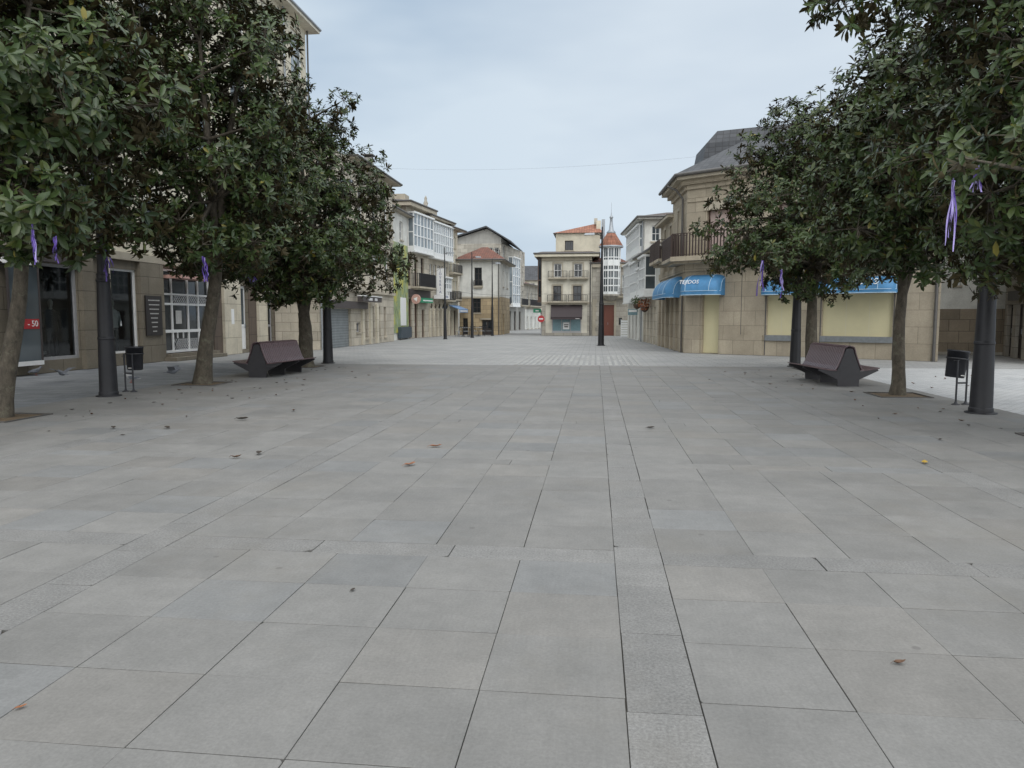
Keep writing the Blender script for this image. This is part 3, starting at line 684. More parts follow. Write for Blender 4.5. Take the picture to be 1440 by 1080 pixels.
# pale wall with the printed mural
B = thing('plain_house', 'pale plastered house carrying the green printed mural beside the stone arcade', 'building', (-14, 51, 0))
E2 = shell(B, [(-13.9, 48.4), (-13.9, 54.25), (-24, 54.25), (-24, 48.4)], 8.9, {0: [(1.0, 1.9, 7.1, 8.4), (3.6, 4.5, 7.1, 8.4)]}, 'white_plaster')[0]
for u in (1.0, 3.6): E2.window(B, u, u + .9, 7.1, 8.4)
roof(B, [(-13.9, 48.4), (-13.9, 54.25), (-24, 54.25), (-24, 48.4)], 8.9, 1.2, .35, .4, 'brown_tile')
t = thing('mural_panel', 'tall green and yellow printed mural of plants fixed to a pale wall', 'mural', E2.P(2.9, 3.5, 0))
m = MB(); E2.box(m, .3, 5.6, .5, 6.8, .01, .06); m.build('print', 'mural_print', t)
m = MB(); E2.box(m, 2.6, 5.6, .1, .9, .061, .3); m.build('base', 'mural_base', t)
m = MB(); E2.box(m, 3.3, 4.8, 1.0, 3.0, .061, .1); m.build('white_plate', 'white_paint', t)

# stone house with balcony and white gallery, then the arcade, then the beige house with the blue awning
tp = Vector((1.6, 12.2)).normalized(); p0 = Vector((-14.0, 54.3))
def pp(u): q = p0 + tp * u; return (q[0], q[1])
B = thing('stone_house', 'stone house with a white glazed gallery and dark iron balcony next to the mural', 'building', (*pp(2.3), 0))
poly = [pp(0), pp(4.58), (-24, 58.7), (-24, 54.35)]
ops = [(.2, .95, 0, 3.0), (1.45, 2.2, 0, 3.0), (3.0, 3.7, .0, 2.2), (.2, .85, 3.95, 6.2), (1.5, 2.2, 3.95, 6.2), (2.9, 3.6, 3.95, 6.2)]
E3 = shell(B, poly, 9.9, {0: ops}, 'warm_stone')[0]
for o in ops[:3]: E3.door(B, *o)
for o in ops[3:]: E3.window(B, *o, nx=2, nz=4, frame='brown_wood', glass='glass_dark', sill=False)
E3.balcony(B, .75, 4.3, 3.92, .75, 1.0, slab='window_trim', gap=.11, r=.02)
E3.panel(B, 'fascia', 'fascia_dark', .1, 4.5, 3.1, 3.7, .003, .2)
E3.gallery(B, .25, 4.5, 6.55, 9.3, 6, 3, .5)
roof(B, poly, 9.75, .8, .55, .5, 'brown_tile', 'gutter', .35, 'window_trim')
m = MB(); m.box(-16, -14.6, 56.3, 57.6, 10, 11.0, 'window_trim'); m.build('attic', 'window_trim', B)
m = MB(); m.lathe([(.16, 0), (.2, .1), (.1, .2), (.2, .5), (.1, .75), (.12, .9), (.02, 1.1)], (pp(4.4)[0] - .1, pp(4.4)[1], 10.1), 10); m.build('finial', 'grey_stone', B)
t = thing('round_sign', 'round pink sign hanging over the doors under the iron balcony', 'sign', E3.P(.4, 2.9, .5))
m = MB(); c = Vector(E3.P(.4, 2.95, .55)); m.tube([c - Vector((.01, .06, 0)), c + Vector((.01, .06, 0))], .36, 24, smooth=False); m.build('disc', 'pink_sign', t)
m = MB(); m.tube([c - Vector((.012, .08, 0)), c - Vector((.01, .061, 0))], .2, 3); m.build('emblem', 'white_paint', t); m = MB(); E3.box(m, .38, .42, 3.38, 3.42, 0, .6); m.build('bracket', 'iron', t)
t = thing('shop_sign', 'green shop sign with a pale stripe below the iron balcony', 'sign', E3.P(2.2, 2.9, .2))
m = MB(); E3.box(m, 1.3, 4.2, 2.72, 3.08, .21, .5); m.build('panel', 'green_sign', t); m = MB(); E3.box(m, 2.0, 4.1, 2.84, 2.93, .501, .51); m.build('stripe', 'white_paint', t)

B = thing('arcade_house', 'stone house with a row of arched openings and long white upper gallery', 'building', (*pp(7), 0))
poly = [pp(4.6), pp(9.48), (-24, 63.6), (-24, 58.9)]
ops = [(.3 + i * .95, .85 + i * .95, 0, 2.15) for i in range(5)] + [(.25 + i * .95, .85 + i * .95, 3.95, 5.9) for i in range(5)]
E4 = shell(B, poly, 9.55, {0: ops}, 'warm_stone')[0]
for o in ops[:5]:
    E4.door(B, *o, mat='brown_wood', leaves=1, glass='glass_dark')
    m = MB(); c = Vector(E4.P((o[0] + o[1]) / 2, 2.52, .0)); nn = E4.n.to_3d()
    m.tube([c - nn * .02, c + nn * .012], .21, 14, smooth=False); m.tube([c + nn * .0, c + nn * .006], .21, 14); m.build('round_window', 'glass_dark', B)
    m = MB()
    for k in range(8):
        a0, a1 = math.pi * k / 8, math.pi * (k + 1) / 8; um = (o[0] + o[1]) / 2
        m.hexa([E4.P(um + .24 * math.cos(a0), 2.5 + .26 * math.sin(a0), .05), E4.P(um + .4 * math.cos(a0), 2.5 + .42 * math.sin(a0), .05), E4.P(um + .4 * math.cos(a0), 2.5 + .42 * math.sin(a0), -.01), E4.P(um + .24 * math.cos(a0), 2.5 + .26 * math.sin(a0), -.01),
                E4.P(um + .24 * math.cos(a1), 2.5 + .26 * math.sin(a1), .05), E4.P(um + .4 * math.cos(a1), 2.5 + .42 * math.sin(a1), .05), E4.P(um + .4 * math.cos(a1), 2.5 + .42 * math.sin(a1), -.01), E4.P(um + .24 * math.cos(a1), 2.5 + .26 * math.sin(a1), -.01)])
    m.build('arch', 'window_trim', B)
for i in range(6): E4.panel(B, 'pilaster', 'pillar_stone', -.02 + .95 * i + .02, .26 + .95 * i, 0, 2.3, .002, .12)
for o in ops[5:]: E4.window(B, *o, nx=2, nz=3)
E4.gallery(B, .05, 4.85, 6.4, 9.15, 10, 3, .5); E4.gallery(B, 1.75, 4.8, 3.2, 4.9, 7, 2, .35, apron=.8)
E4.balcony(B, 3.4, 4.85, 3.05, .7, .7)
roof(B, poly, 9.5, .9, .5, .4, 'old_tile', 'gutter', .2)
t = thing('vertical_sign', 'white vertical sign with dark letters projecting from the arcade house', 'sign', E4.P(1.0, 4, .6))
m = MB(); E4.box(m, .97, 1.03, 3.45, 5.55, .35, .95); E4.box(m, .9, 2.4, 3.1, 3.42, .1, .95); m.build('panel', 'white_paint', t)
for i, ch in enumerate('JOYERIA'): text(ch, t, Vector(E4.P(.965, 5.38 - .29 * i, .65)), E4.n.to_3d() * -1 if False else E4.n.to_3d(), .3, 'blue_letter', ext=.002)
text('JOYERIA', t, E4.P(1.65, 3.26, .953), E4.t.to_3d(), .24, 'blue_letter')

B = thing('beige_house', 'beige house with a blue ground floor awning beside the arcade house', 'building', (*pp(11), 0))
poly = [pp(9.5), pp(12.15), (-24, 66.3), (-24, 63.75)]
ops = [(.3, 1.0, 0, 2.2), (1.5, 2.2, 0, 2.2)] + [(x, x + .5, z, z + 1.5) for x in (.35, 1.2, 1.95) for z in (3.3, 5.6)] + [(.6, 1.1, 7.7, 8.7), (1.6, 2.1, 7.7, 8.7)]
E5 = shell(B, poly, 9.2, {0: ops}, 'cream_plaster')[0]
for o in ops[:2]: E5.door(B, *o, glass='glass_dark')
for o in ops[2:]: E5.window(B, *o, nx=2, nz=2)
E5.balcony(B, .1, 2.6, 5.5, .5, .7); E5.balcony(B, .1, 2.6, 3.2, .4, .7)
roof(B, poly, 9.2, 1.0, .6, .4, 'brown_tile')
m = MB()
m.hexa([E5.P(.1, 2.25, 1.0), E5.P(2.5, 2.25, 1.0), E5.P(2.5, 2.6, 0.01), E5.P(.1, 2.6, .01), E5.P(.1, 2.3, 1.02), E5.P(2.5, 2.3, 1.02), E5.P(2.5, 2.66, .01), E5.P(.1, 2.66, .01)], 'awning_paleblue')
E5.box(m, .1, 2.5, 2.0, 2.249, .97, 1.0, 'awning_paleblue'); E5.box(m, .2, 2.3, 2.08, 2.2, 1.001, 1.01, 'white_paint'); m.build('awning', 'awning_paleblue', B)

# little house with red tiles facing the square
B = thing('tiled_house', 'small two storey house with ochre stone base, white upper wall and red tile roof', 'building', (-10.45, 66.5, 0))
poly = [(-12.3, 66.5), (-8.6, 66.5), (-8.6, 74), (-12.3, 74)]
ops = [(1.37, 2.05, 4.45, 6.05), (1.2, 1.95, 2.0, 3.4), (.3, .75, .02, 1.5), (2.05, 2.95, -.02, 1.35)]
E6 = shell(B, poly, 6.6, {0: ops, 1: [(2, 2.7, 4.4, 5.9), (5, 5.7, 4.4, 5.9), (2, 2.8, 0, 1.9)]}, 'ochre_stone', upper=(3.45, 'white_plaster'))
for e, o in ((E6[0], ops[0]), (E6[0], ops[1]), (E6[0], ops[2]), (E6[1], (2, 2.7, 4.4, 5.9)), (E6[1], (5, 5.7, 4.4, 5.9)), (E6[1], (2, 2.8, 0, 1.9))): e.window(B, *o, nx=2, nz=3, frame='dark_wood', glass='glass_dark')
E6[0].door(B, *ops[3], mat='dark_wood', glass='glass_dark')
m = MB(); E6[0].box(m, 0, 3.7, 3.3, 3.45, -.01, .06); m.build('string_course', 'window_trim', B); E6[0].panel(B, 'lintel', 'window_trim', 1.9, 3.1, 1.37, 1.5, -.01, .1)
roof(B, poly, 6.6, 1.55, .5, .12, 'old_tile')
E6[0].balcony(B, 1.3, 2.15, 4.4, .2, .5)
E6[0].pipe(B, 3.6, 0, 6.5)

# tall gabled house behind it and the street beyond
B = thing('gabled_house', 'tall grey house with a wide slate gable rising behind the small tiled house', 'building', (-12, 83, 0))
poly = [(-17, 83), (-10.6, 83), (-9.1, 95), (-17, 95)]
f_ops = [(4.2, 4.75, 8.4, 9.35), (4.95, 5.45, 8.4, 9.35), (5.65, 6.15, 8.4, 9.35), (5.3, 5.9, 5.2, 6.6), (5.3, 5.9, 2.4, 3.8)]
s_ops = [(x, x + .9, z, z + 1.7) for x in (1.0, 8.6, 10.4) for z in (3.2, 5.6, 8.0)] + [(x, x + 1.1, 0, 2.3) for x in (1, 3.6, 6.2, 8.8)]
E7 = shell(B, poly, 9.8, {0: f_ops, 1: s_ops}, 'grey_plaster', upper=(2.9, 'grey_stone'))
for o in f_ops: E7[0].window(B, *o)
for o in s_ops[:9]: E7[1].window(B, *o)
for o in s_ops[9:]: E7[1].door(B, *o, mat='dark_wood', glass='glass_dark')
E7[0].balcony(B, 3.9, 6.3, 8.3, .5, .8); E7[1].gallery(B, 3.2, 7.0, 2.9, 8.5, 4, 5, .6); E7[1].balcony(B, .4, 2.4, 3.1, .6, .8); E7[1].balcony(B, 8.2, 11.6, 3.1, .6, .8)
m = MB(); gp = [(-17, 9.8), (-10.6, 9.8), (-10.6, 10.45), (-12.2, 11.45), (-17, 10.0)]
m.mesh([(x, 83, z) for x, z in gp] + [(x, 95, z) for x, z in gp], [(0, 1, 2, 3, 4), (9, 8, 7, 6, 5), (1, 6, 7, 2)], 'grey_plaster'); m.build('gable', 'grey_plaster', B)
m = MB()
for (xa, za, xb, zb) in ((-17.4, 9.98, -12.2, 11.55), (-12.2, 11.55, -9.4, 9.85)):
    m.hexa([(xa, 82.4, za), (xb, 82.4, zb), (xb, 95.3, zb), (xa, 95.3, za), (xa, 82.4, za + .16), (xb, 82.4, zb + .16), (xb, 95.3, zb + .16), (xa, 95.3, za + .16)])
m.build('roof', 'slate', B)
B = thing('street_house', 'low grey house farther down the narrow street past the gabled house', 'building', (-8.5, 99, 0))
poly = [(-9.05, 95.1), (-7.8, 105), (-17, 105), (-17, 95.1)]
ops = [(x, x + 1.0, z, z + 1.6) for x in (1, 3.4, 6, 8.2) for z in (.1, 3.2)]
E8 = shell(B, poly, 5.7, {0: ops}, 'white_plaster', upper=(2.6, 'grey_stone'))[0]
for o in ops: E8.window(B, *o)
E8.balcony(B, .6, 9, 3.1, .6, .8); roof(B, poly, 5.7, 1.0, .5, .3, 'old_tile')
B = thing('distant_house', 'distant pale house with dark slate roof closing the narrow street', 'building', (-8, 112, 0))
poly = [(-14, 112), (-2, 112), (-2, 122), (-14, 122)]
ops = [(x, x + .75, z, z + 1.2) for x in np.arange(.6, 11, 1.15) for z in (1.4, 3.8, 5.5)]
E9 = shell(B, poly, 7.0, {0: ops}, 'pale_plaster')[0]
for o in ops: E9.window(B, *o, sill=False)
roof(B, poly, 7.0, 2.4, .4, .6, 'slate')

# ------------------------------------------------------------------ buildings, middle
B = thing('corner_house', 'beige three storey house with four balconies and a wide dark shop awning facing the square', 'building', (-2.5, 64.5, 0))
poly = [(-4.7, 64.5), (-.37, 64.5), (-.37, 72), (-4.7, 72)]
ops = [(1.05, 1.72, 4.85 + .2, 6.2), (2.78, 3.5, 5.05, 6.2), (1.0, 1.7, 3.0, 4.3), (2.72, 3.45, 3.0, 4.3), (.9, 3.45, .25, 2.55)]
EC = shell(B, poly, 6.75, {0: ops, 3: [(1, 1.8, 3.2, 4.8), (4, 4.8, 3.2, 4.8)]}, 'pale_plaster', upper=(2.75, 'pale_plaster'))
for o in ops[:4]: EC[0].window(B, *o, nx=2, nz=2, frame='dark_wood' if o[2] < 4 else 'white_wood', glass='glass_dark', sill=False, trim='window_trim')
for u, z in ((.55, 4.98), (2.35, 4.98), (.5, 2.94), (2.3, 2.94)): EC[0].balcony(B, u, u + 1.68, z, .45, .58, r=.01, gap=.14, thick=.1)
m = MB(); EC[0].box(m, .9, 3.45, .25, .42, -.1, -.02); EC[0].box(m, .9, .98, .42, 1.6, -.1, -.02); EC[0].box(m, 1.72, 1.78, .42, 1.6, -.1, -.02); EC[0].box(m, 2.48, 2.54, .42, 1.6, -.1, -.02); EC[0].box(m, 3.37, 3.45, .42, 1.6, -.1, -.02); sw = m.build('shop_window', 'grey_frame', B)
m = MB(); EC[0].quad(m, .9, 3.45, .25, 1.65, -.09); m.build('pane', 'teal_shop', sw)
m = MB(); EC[0].box(m, 1.86, 2.42, .55, 1.15, -.085, -.07); m.build('poster', 'white_paint', sw); m = MB(); EC[0].box(m, 1.94, 2.34, .9, .98, -.0699, -.068); EC[0].box(m, 1.98, 2.3, .72, .82, -.0699, -.068); m.build('print', 'fascia_dark', sw)
m = MB(); m.hexa([EC[0].P(.82, 1.55, .7), EC[0].P(3.52, 1.55, .7), EC[0].P(3.52, 2.6, .01), EC[0].P(.82, 2.6, .01), EC[0].P(.82, 1.6, .73), EC[0].P(3.52, 1.6, .73), EC[0].P(3.52, 2.66, .01), EC[0].P(.82, 2.66, .01)])
EC[0].box(m, .82, 3.52, 1.4, 1.555, .69, .72); aw = m.build('awning', 'awning_brown', B); m = MB(); EC[0].box(m, 2.95, 3.3, 1.45, 1.5, .7201, .724); m.build('print', 'letter_grey', aw)
m = MB(); EC[0].box(m, 0, 4.33, 2.72, 2.9, -.01, .06); EC[0].box(m, 0, 4.33, 6.45, 6.74, -.01, .15); EC[0].box(m, 0, .35, 0, 2.7, -.01, .05, 'grey_stone'); EC[0].box(m, 3.95, 4.33, 0, 2.7, -.01, .05, 'grey_stone'); EC[0].box(m, .36, 3.94, 0, .24, -.01, .05, 'grey_stone'); m.build('string_course', 'window_trim', B)
EC[3].gallery(B, 1.0, 7.4, 3.0, 6.6, 7, 3, .35, frame='brown_wood', glass='glass_dark')
roof(B, poly, 6.76, .5, .6, .78, 'brown_tile', 'gutter', .3, 'cream_plaster')
up_ = [(-3.6, 66.5), (.3, 66.5), (.3, 71.8), (-3.6, 71.8)]
m = MB(); Eu = Edge(up_[0], up_[1]); Eu.wall(m, 7.0, 9.0, [(.8, 1.55, 7.5, 8.35)], .2, 'cream_plaster')
for i in (1, 2, 3): Edge(up_[i], up_[(i + 1) % 4]).wall(m, 7.0, 9.0, [], .2, 'cream_plaster')
m.build('attic', 'cream_plaster', B); Eu.window(B, .8, 1.55, 7.5, 8.35, nx=3, nz=1, frame='dark_wood', glass='glass_dark')
o = offset(up_, .25); m = MB(); apx = (-.1, 68.6, 10.05); apx2 = (-.1, 70, 10.05)
P4 = [(*q, 9.0) for q in o]
m.face([P4[0], P4[1], apx]); m.face([P4[1], P4[2], apx2, apx]); m.face([P4[2], P4[3], apx2]); m.face([P4[3], P4[0], apx, apx2]); m.face(P4[::-1], 'gutter'); m.build('roof', 'red_tile', B)
m = MB(); m.box(-.05, .35, 67.2, 68.2, 8.9, 10.15, 'cream_plaster'); m.box(-.25, .05, 67.9, 68.2, 9.9, 10.45, 'grey_stone'); m.box(.42, .72, 67.5, 67.9, 8, 10.3, 'zinc'); m.build('chimney', 'cream_plaster', B)
EC[0].pipe(B, 4.2, 0, 6.6)

B = thing('turret_house', 'grey stone house with a white glazed turret, red conical roof and spire', 'building', (1.1, 64.5, 0))
poly = [(-.35, 64.6), (2.62, 64.6), (2.62, 72), (-.35, 72)]
ops = [(.98, 1.9, 0, 2.65), (2.3, 2.6, .93, 1.55), (2.55, 2.85, 3.6, 5.2)]
ET = shell(B, poly, 6.1, {0: ops}, 'grey_stone')[0]
ET.door(B, *ops[0], mat='red_door_wood'); ET.window(B, *ops[1], nx=1, nz=1, frame='dark_wood', glass='glass_dark', sill=False); ET.window(B, *ops[2], nx=1, nz=3, frame='white_wood')
m = MB(); ET.box(m, .8, .97, 0, 2.82, 0, .1); ET.box(m, 1.91, 2.08, 0, 2.82, 0, .1); ET.box(m, .8, 2.08, 2.82, 2.98, 0, .12); m.build('door_surround', 'window_trim', B)
m = MB()
for k in range(9): ET.box(m, .05, .42 - .1 * (k % 2), .35 * k + .001, .35 * k + .345, 0, .06)
m.build('corner_stones', 'window_trim', B); ET.panel(B, 'cornice', 'window_trim', 0, 2.97, 5.85, 6.1, 0, .2)
cx, cy = 1.22, 64.45
def octa(m, r, z0, z1, mat=None, n=10): m.lathe([(r, z0), (r, z1)], (cx, cy, 0), n, mat, False)
m = MB(); m.lathe([(.2, 3.0), (.62, 3.3), (.84, 3.42), (.84, 3.55)], (cx, cy, 0), 10, 'grey_stone', False); m.build('turret_corbel', 'grey_stone', B)
m = MB(); n = 10
for k in range(n):
    a = 2 * math.pi * k / n; m.tube([(cx + .78 * math.cos(a), cy + .78 * math.sin(a), 3.5), (cx + .78 * math.cos(a), cy + .78 * math.sin(a), 7.62)], .05, 6)
    a2 = a + math.pi / n; m.tube([(cx + .745 * math.cos(a2), cy + .745 * math.sin(a2), 3.5), (cx + .745 * math.cos(a2), cy + .745 * math.sin(a2), 7.62)], .022, 5)
for z, h in ((3.551, .22), (4.22, .1), (4.85, .1), (5.5, .14), (5.95, .5), (6.62, .08), (7.42, .2)): octa(m, .79, z, z + h)
tw = m.build('turret_gallery', 'white_wood', B); m = MB(); octa(m, .73, 3.54, 7.6); m.build('pane', 'glass_mid', tw)
m = MB(); m.lathe([(1.0, 7.55), (1.02, 7.66), (.36, 8.72)], (cx, cy, 0), 20, 'red_tile'); m.lathe([(1.03, 7.5), (1.06, 7.6), (1.0, 7.66)], (cx, cy, 0), 20, 'zinc'); r_ = m.build('roof', 'red_tile', B)
m = MB(); m.lathe([(.36, 8.7), (.4, 8.78), (.2, 9.0), (.13, 9.6), (.1, 9.95), (.16, 10.0), (.16, 10.08), (.06, 10.2), (.015, 10.5), (.01, 11.3)], (cx, cy, 0), 14); m.build('spire', 'zinc', r_)
roof(B, poly, 6.1, .9, .15, .3, 'old_tile')
ET.balcony(B, .75, 2.95, 3.42, .55, .6, gap=.12)
B = thing('red_roof_house', 'low house with bright red tile roof seen right of the turret', 'building', (3.8, 70, 0))
poly = [(2.7, 69), (6.5, 69), (6.5, 76), (2.7, 76)]; E_ = shell(B, poly, 6.2, {0: [(.3, .9, 4.6, 5.7)]}, 'grey_stone')[0]; E_.window(B, .3, .9, 4.6, 5.7); roof(B, poly, 6.2, 1.7, .3, .3, 'red_tile')
m = MB(); m.box(2.75, 3.1, 69.3, 69.7, 6.4, 7.7); m.build('chimney', 'red_tile', B)

# ------------------------------------------------------------------ buildings, right side
tr = Vector((1.1, -15.7)).normalized(); q0 = Vector((2.45, 58.3))
def rp(u): q = q0 + tr * u; return (q[0], q[1])
B = thing('gallery_house', 'tall white house with glazed galleries at the far right end of the square', 'building', (*rp(4), 0))
poly = [rp(0), rp(9), (9, 49.4), (9, 58.3)]
ops = [(x, x + .8, 0, 2.1) for x in (1, 3, 5, 7)]
f_ops = [(.45, 1.0, 6.5, 7.5), (2.0, 2.5, 6.5, 7.5)]
EG = shell(B, poly, 7.9, {0: ops, 1: f_ops}, 'white_plaster', upper=(2.6, 'white_plaster'))
for o in ops: EG[0].door(B, *o, glass='glass_dark')
for o in f_ops: EG[1].window(B, *o, nx=2, nz=2)
EG[0].gallery(B, .3, 4.4, 2.7, 5.4, 8, 3, .4, glass='glass_mid'); EG[0].gallery(B, 4.9, 8.8, 2.9, 5.2, 6, 3, .45); EG[0].gallery(B, 1, 8.5, 5.9, 7.6, 12, 2, .3)
roof(B, poly, 7.9, .8, .5, .35, 'brown_tile', 'gutter', .15, 'white_plaster'); EG[0].pipe(B, 8.9, 0, 7.8, .12, .05, 'zinc')
B = thing('bay_house', 'pale house with white glazed bays and plank shutters between gallery house and corner building', 'building', (*rp(12), 0))
poly = [rp(9.05), rp(15.75), (11, 42.7), (9, 49.3)]
ops = [(x, x + .75, 0, 2.2) for x in (.5, 1.9, 3.3, 4.6)]
EB = shell(B, poly, 5.3, {0: ops, 1: [(.8, 1.6, 3.6, 4.8)]}, 'warm_stone', upper=(2.7, 'white_plaster'))
for o in ops: EB[0].door(B, *o, mat='white_wood', leaves=1, glass='glass_pale')
EB[1].window(B, .8, 1.6, 3.6, 4.8)
EB[0].gallery(B, .4, 2.6, 2.9, 4.6, 4, 3, .5); EB[0].gallery(B, 2.9, 5.4, 2.9, 5.1, 4, 3, .7, glass='glass_mid')
roof(B, poly, 5.3, .7, .6, .4, 'brown_tile')

B = thing('corner_building', 'sandstone corner building with blue awnings, yellow boarded windows and slate roof', 'building', (4, 34.05, 0))
S0, CC, N1 = (3.55, 42.45), (3.98, 34.05), (12.3, 28.3)
SM = (3.7676, 38.2); poly = [SM, CC, N1, (13.2, 33), (11.5, 38.2)]; SOFF = (Vector(S0) - Vector(SM)).length
so_ = [(x, x + .75, 0, 2.55) for x in (.7, 2.0, 3.35, 5.2, 6.6)] + [(1.5, 2.2, 4.6, 6.2), (3.4, 4.1, 4.6, 6.2), (5.9, 6.35, 4.45, 6.6), (7.1, 7.55, 4.45, 6.6)]
no_ = [(.82, 1.62, 0, 2.58), (3.75, 4.92, .86, 2.5), (5.99, 8.56, .86, 2.5), (.95, 2.3, 4.3, 6.27), (4.1, 5.3, 4.3, 6.27), (7.0, 8.3, 4.3, 6.27)]
EK = shell(B, poly, 7.6, {0: [(o[0] - SOFF, o[1] - SOFF, o[2], o[3]) for o in so_ if o[0] > SOFF], 1: no_}, 'sand_stone', upper=(3.6, 'sand_stone'), depth=.3)
shell(B, [S0, SM, (11, 38.21), (11, 42.45)], 6.55, {0: [o for o in so_ if o[1] < SOFF]}, 'sand_stone', depth=.3)
ES, EN = Edge(S0, CC), EK[1]
roof(B, [S0, (3.765, 38.25), (11, 38.25), (11, 42.45)], 6.55, .4, .3, .6, 'slate', gut=False)
for o in so_[:5]: ES.door(B, *o, mat='brown_wood', leaves=1, glass='glass_dark', d=-.25)
for o in so_[5:]: ES.window(B, *o, nx=2, nz=3, frame='brown_wood', sill=False, trim='window_trim')
m = MB(); EN.box(m, .82, 1.62, .02, 2.58, -.28, -.22); tag(m.build('boarded_door', 'yellow_board', B))
for o in no_[1:3]:
    m = MB(); EN.box(m, o[0], o[1], o[2], o[3], -.2, -.12); bw = m.build('boarded_window', 'yellow_board', B)
    for f_ in ((.34, .67) if o[1] - o[0] > 2 else (.5,)):
        m = MB(); u_ = o[0] + (o[1] - o[0]) * f_; EN.box(m, u_ - .006, u_ + .006, o[2], o[3], -.119, -.1185); m.build('seam', 'cream_blind', bw)
    m = MB(); EN.box(m, o[0] - .03, o[1] + .03, .63, .855, -.05, .07); EN.box(m, o[0] - .03, o[1] + .03, .735, .752, .0701, .075); m.build('sill', 'sill_grey', B)
    m = MB(); EN.box(m, o[0] - .07, o[0] - .03, 0.02, 2.5, -.05, .012); EN.box(m, o[1] + .03, o[1] + .07, .02, 2.5, -.05, .012); m.build('window_joint', 'gutter', B)
for o in no_[3:]:
    f = EN.window(B, *o, nx=1, nz=1, frame='brown_wood', glass='pink_blind', sill=False, d=-.2)
    m = MB(); EN.box(m, o[0] - .1, o[1] + .1, o[3] - .05, o[3] + .3, -.02, .07); m.build('lintel', 'window_trim', f)
m = MB(); EN.box(m, 0.05, .75, 0, 2.6, 0, .04); EN.box(m, 0, .78, 0, .85, .0401, .09); EN.box(m, 1.7, 3.6, 0, .85, 0, .06); EN.box(m, 8.8, 10.1, 0, .45, 0, .05)
EN.box(m, 0, 10.12, 3.62, 3.95, -.01, .08); ES.box(m, 0, 8.4, 3.62, 3.95, -.01, .08); EN.box(m, 0, 10.12, 7.2, 7.6, -.01, .1); ES.box(m, SOFF, 8.4, 7.2, 7.6, -.01, .1); EN.box(m, 0, 10.12, 6.65, 6.8, -.01, .05)
for x in (.35, 1.65, 3.0, 4.6, 6.1, 7.6): ES.box(m, x - .1 if x > .4 else .05, x + .25, 0, 2.6, 0, .12)
m.build('stone_trim', 'sand_stone', B)
for pts, r in (([EN.P(10.0, 0, .1), EN.P(10.0, 7.4, .1)], .06), ([ES.P(7.9, 4.3, .12), ES.P(7.9, 6.9, .12), ES.P(7.8, 7.3, .4), ES.P(7.7, 7.5, .8)], .05), ([ES.P(8.1, 0, .1), ES.P(8.1, 2.6, .1)], .035)):
    m = MB(); m.tube(pts, r, 8); m.build('downpipe', 'gutter', B)
EN.panel(B, 'wall_joint', 'gutter', 2.62, 2.645, .86, 3.6, .001, .005)
# cornice and eaves: overhanging slab then slate
ov = offset(poly, .5); m = MB(); m.prism(ov, 7.602, 7.85, 'window_trim'); m.prism(offset(poly, .25), 7.4, 7.6, 'sand_stone'); m.build('eaves', 'window_trim', B)
o2 = offset(poly, .58); c = np.array([8.4, 34.8]); m = MB(); top = [tuple(c + (np.array(p) - c) * .42) for p in o2]
for i in range(5): a, b = o2[i], o2[(i + 1) % 5]; m.face([(*a, 7.86), (*b, 7.86), (*top[(i + 1) % 5], 9.3), (*top[i], 9.3)], 'slate')
m.face([(*p, 9.3) for p in top], 'slate'); m.face([(*p, 7.855) for p in o2][::-1], 'gutter')
for i in range(2): m.tube([(*o2[i], 7.8), (*o2[i + 1], 7.8)], .08, 8, 'gutter')
m.build('roof', 'slate', B)
m = MB(); b1 = [(4.55, 38.4), (4.7, 35.8), (10.5, 33.9), (10.5, 38.4)]; c = np.array([7.6, 36.8]); t1 = [tuple(c + (np.array(p) - c) * .9) for p in b1]; t2 = [tuple(c + (np.array(p) - c) * .72) for p in b1]
for (p, z0_), (q, z1_) in (((b1, 7.9), (t1, 9.6)), ((t1, 9.6), (t2, 10.2))):
    for i in range(4): m.face([(*p[i], z0_), (*p[(i + 1) % 4], z0_), (*q[(i + 1) % 4], z1_), (*q[i], z1_)])
m.face([(*p, 10.2) for p in t2]); m.build('roof_storey', 'slate', B)
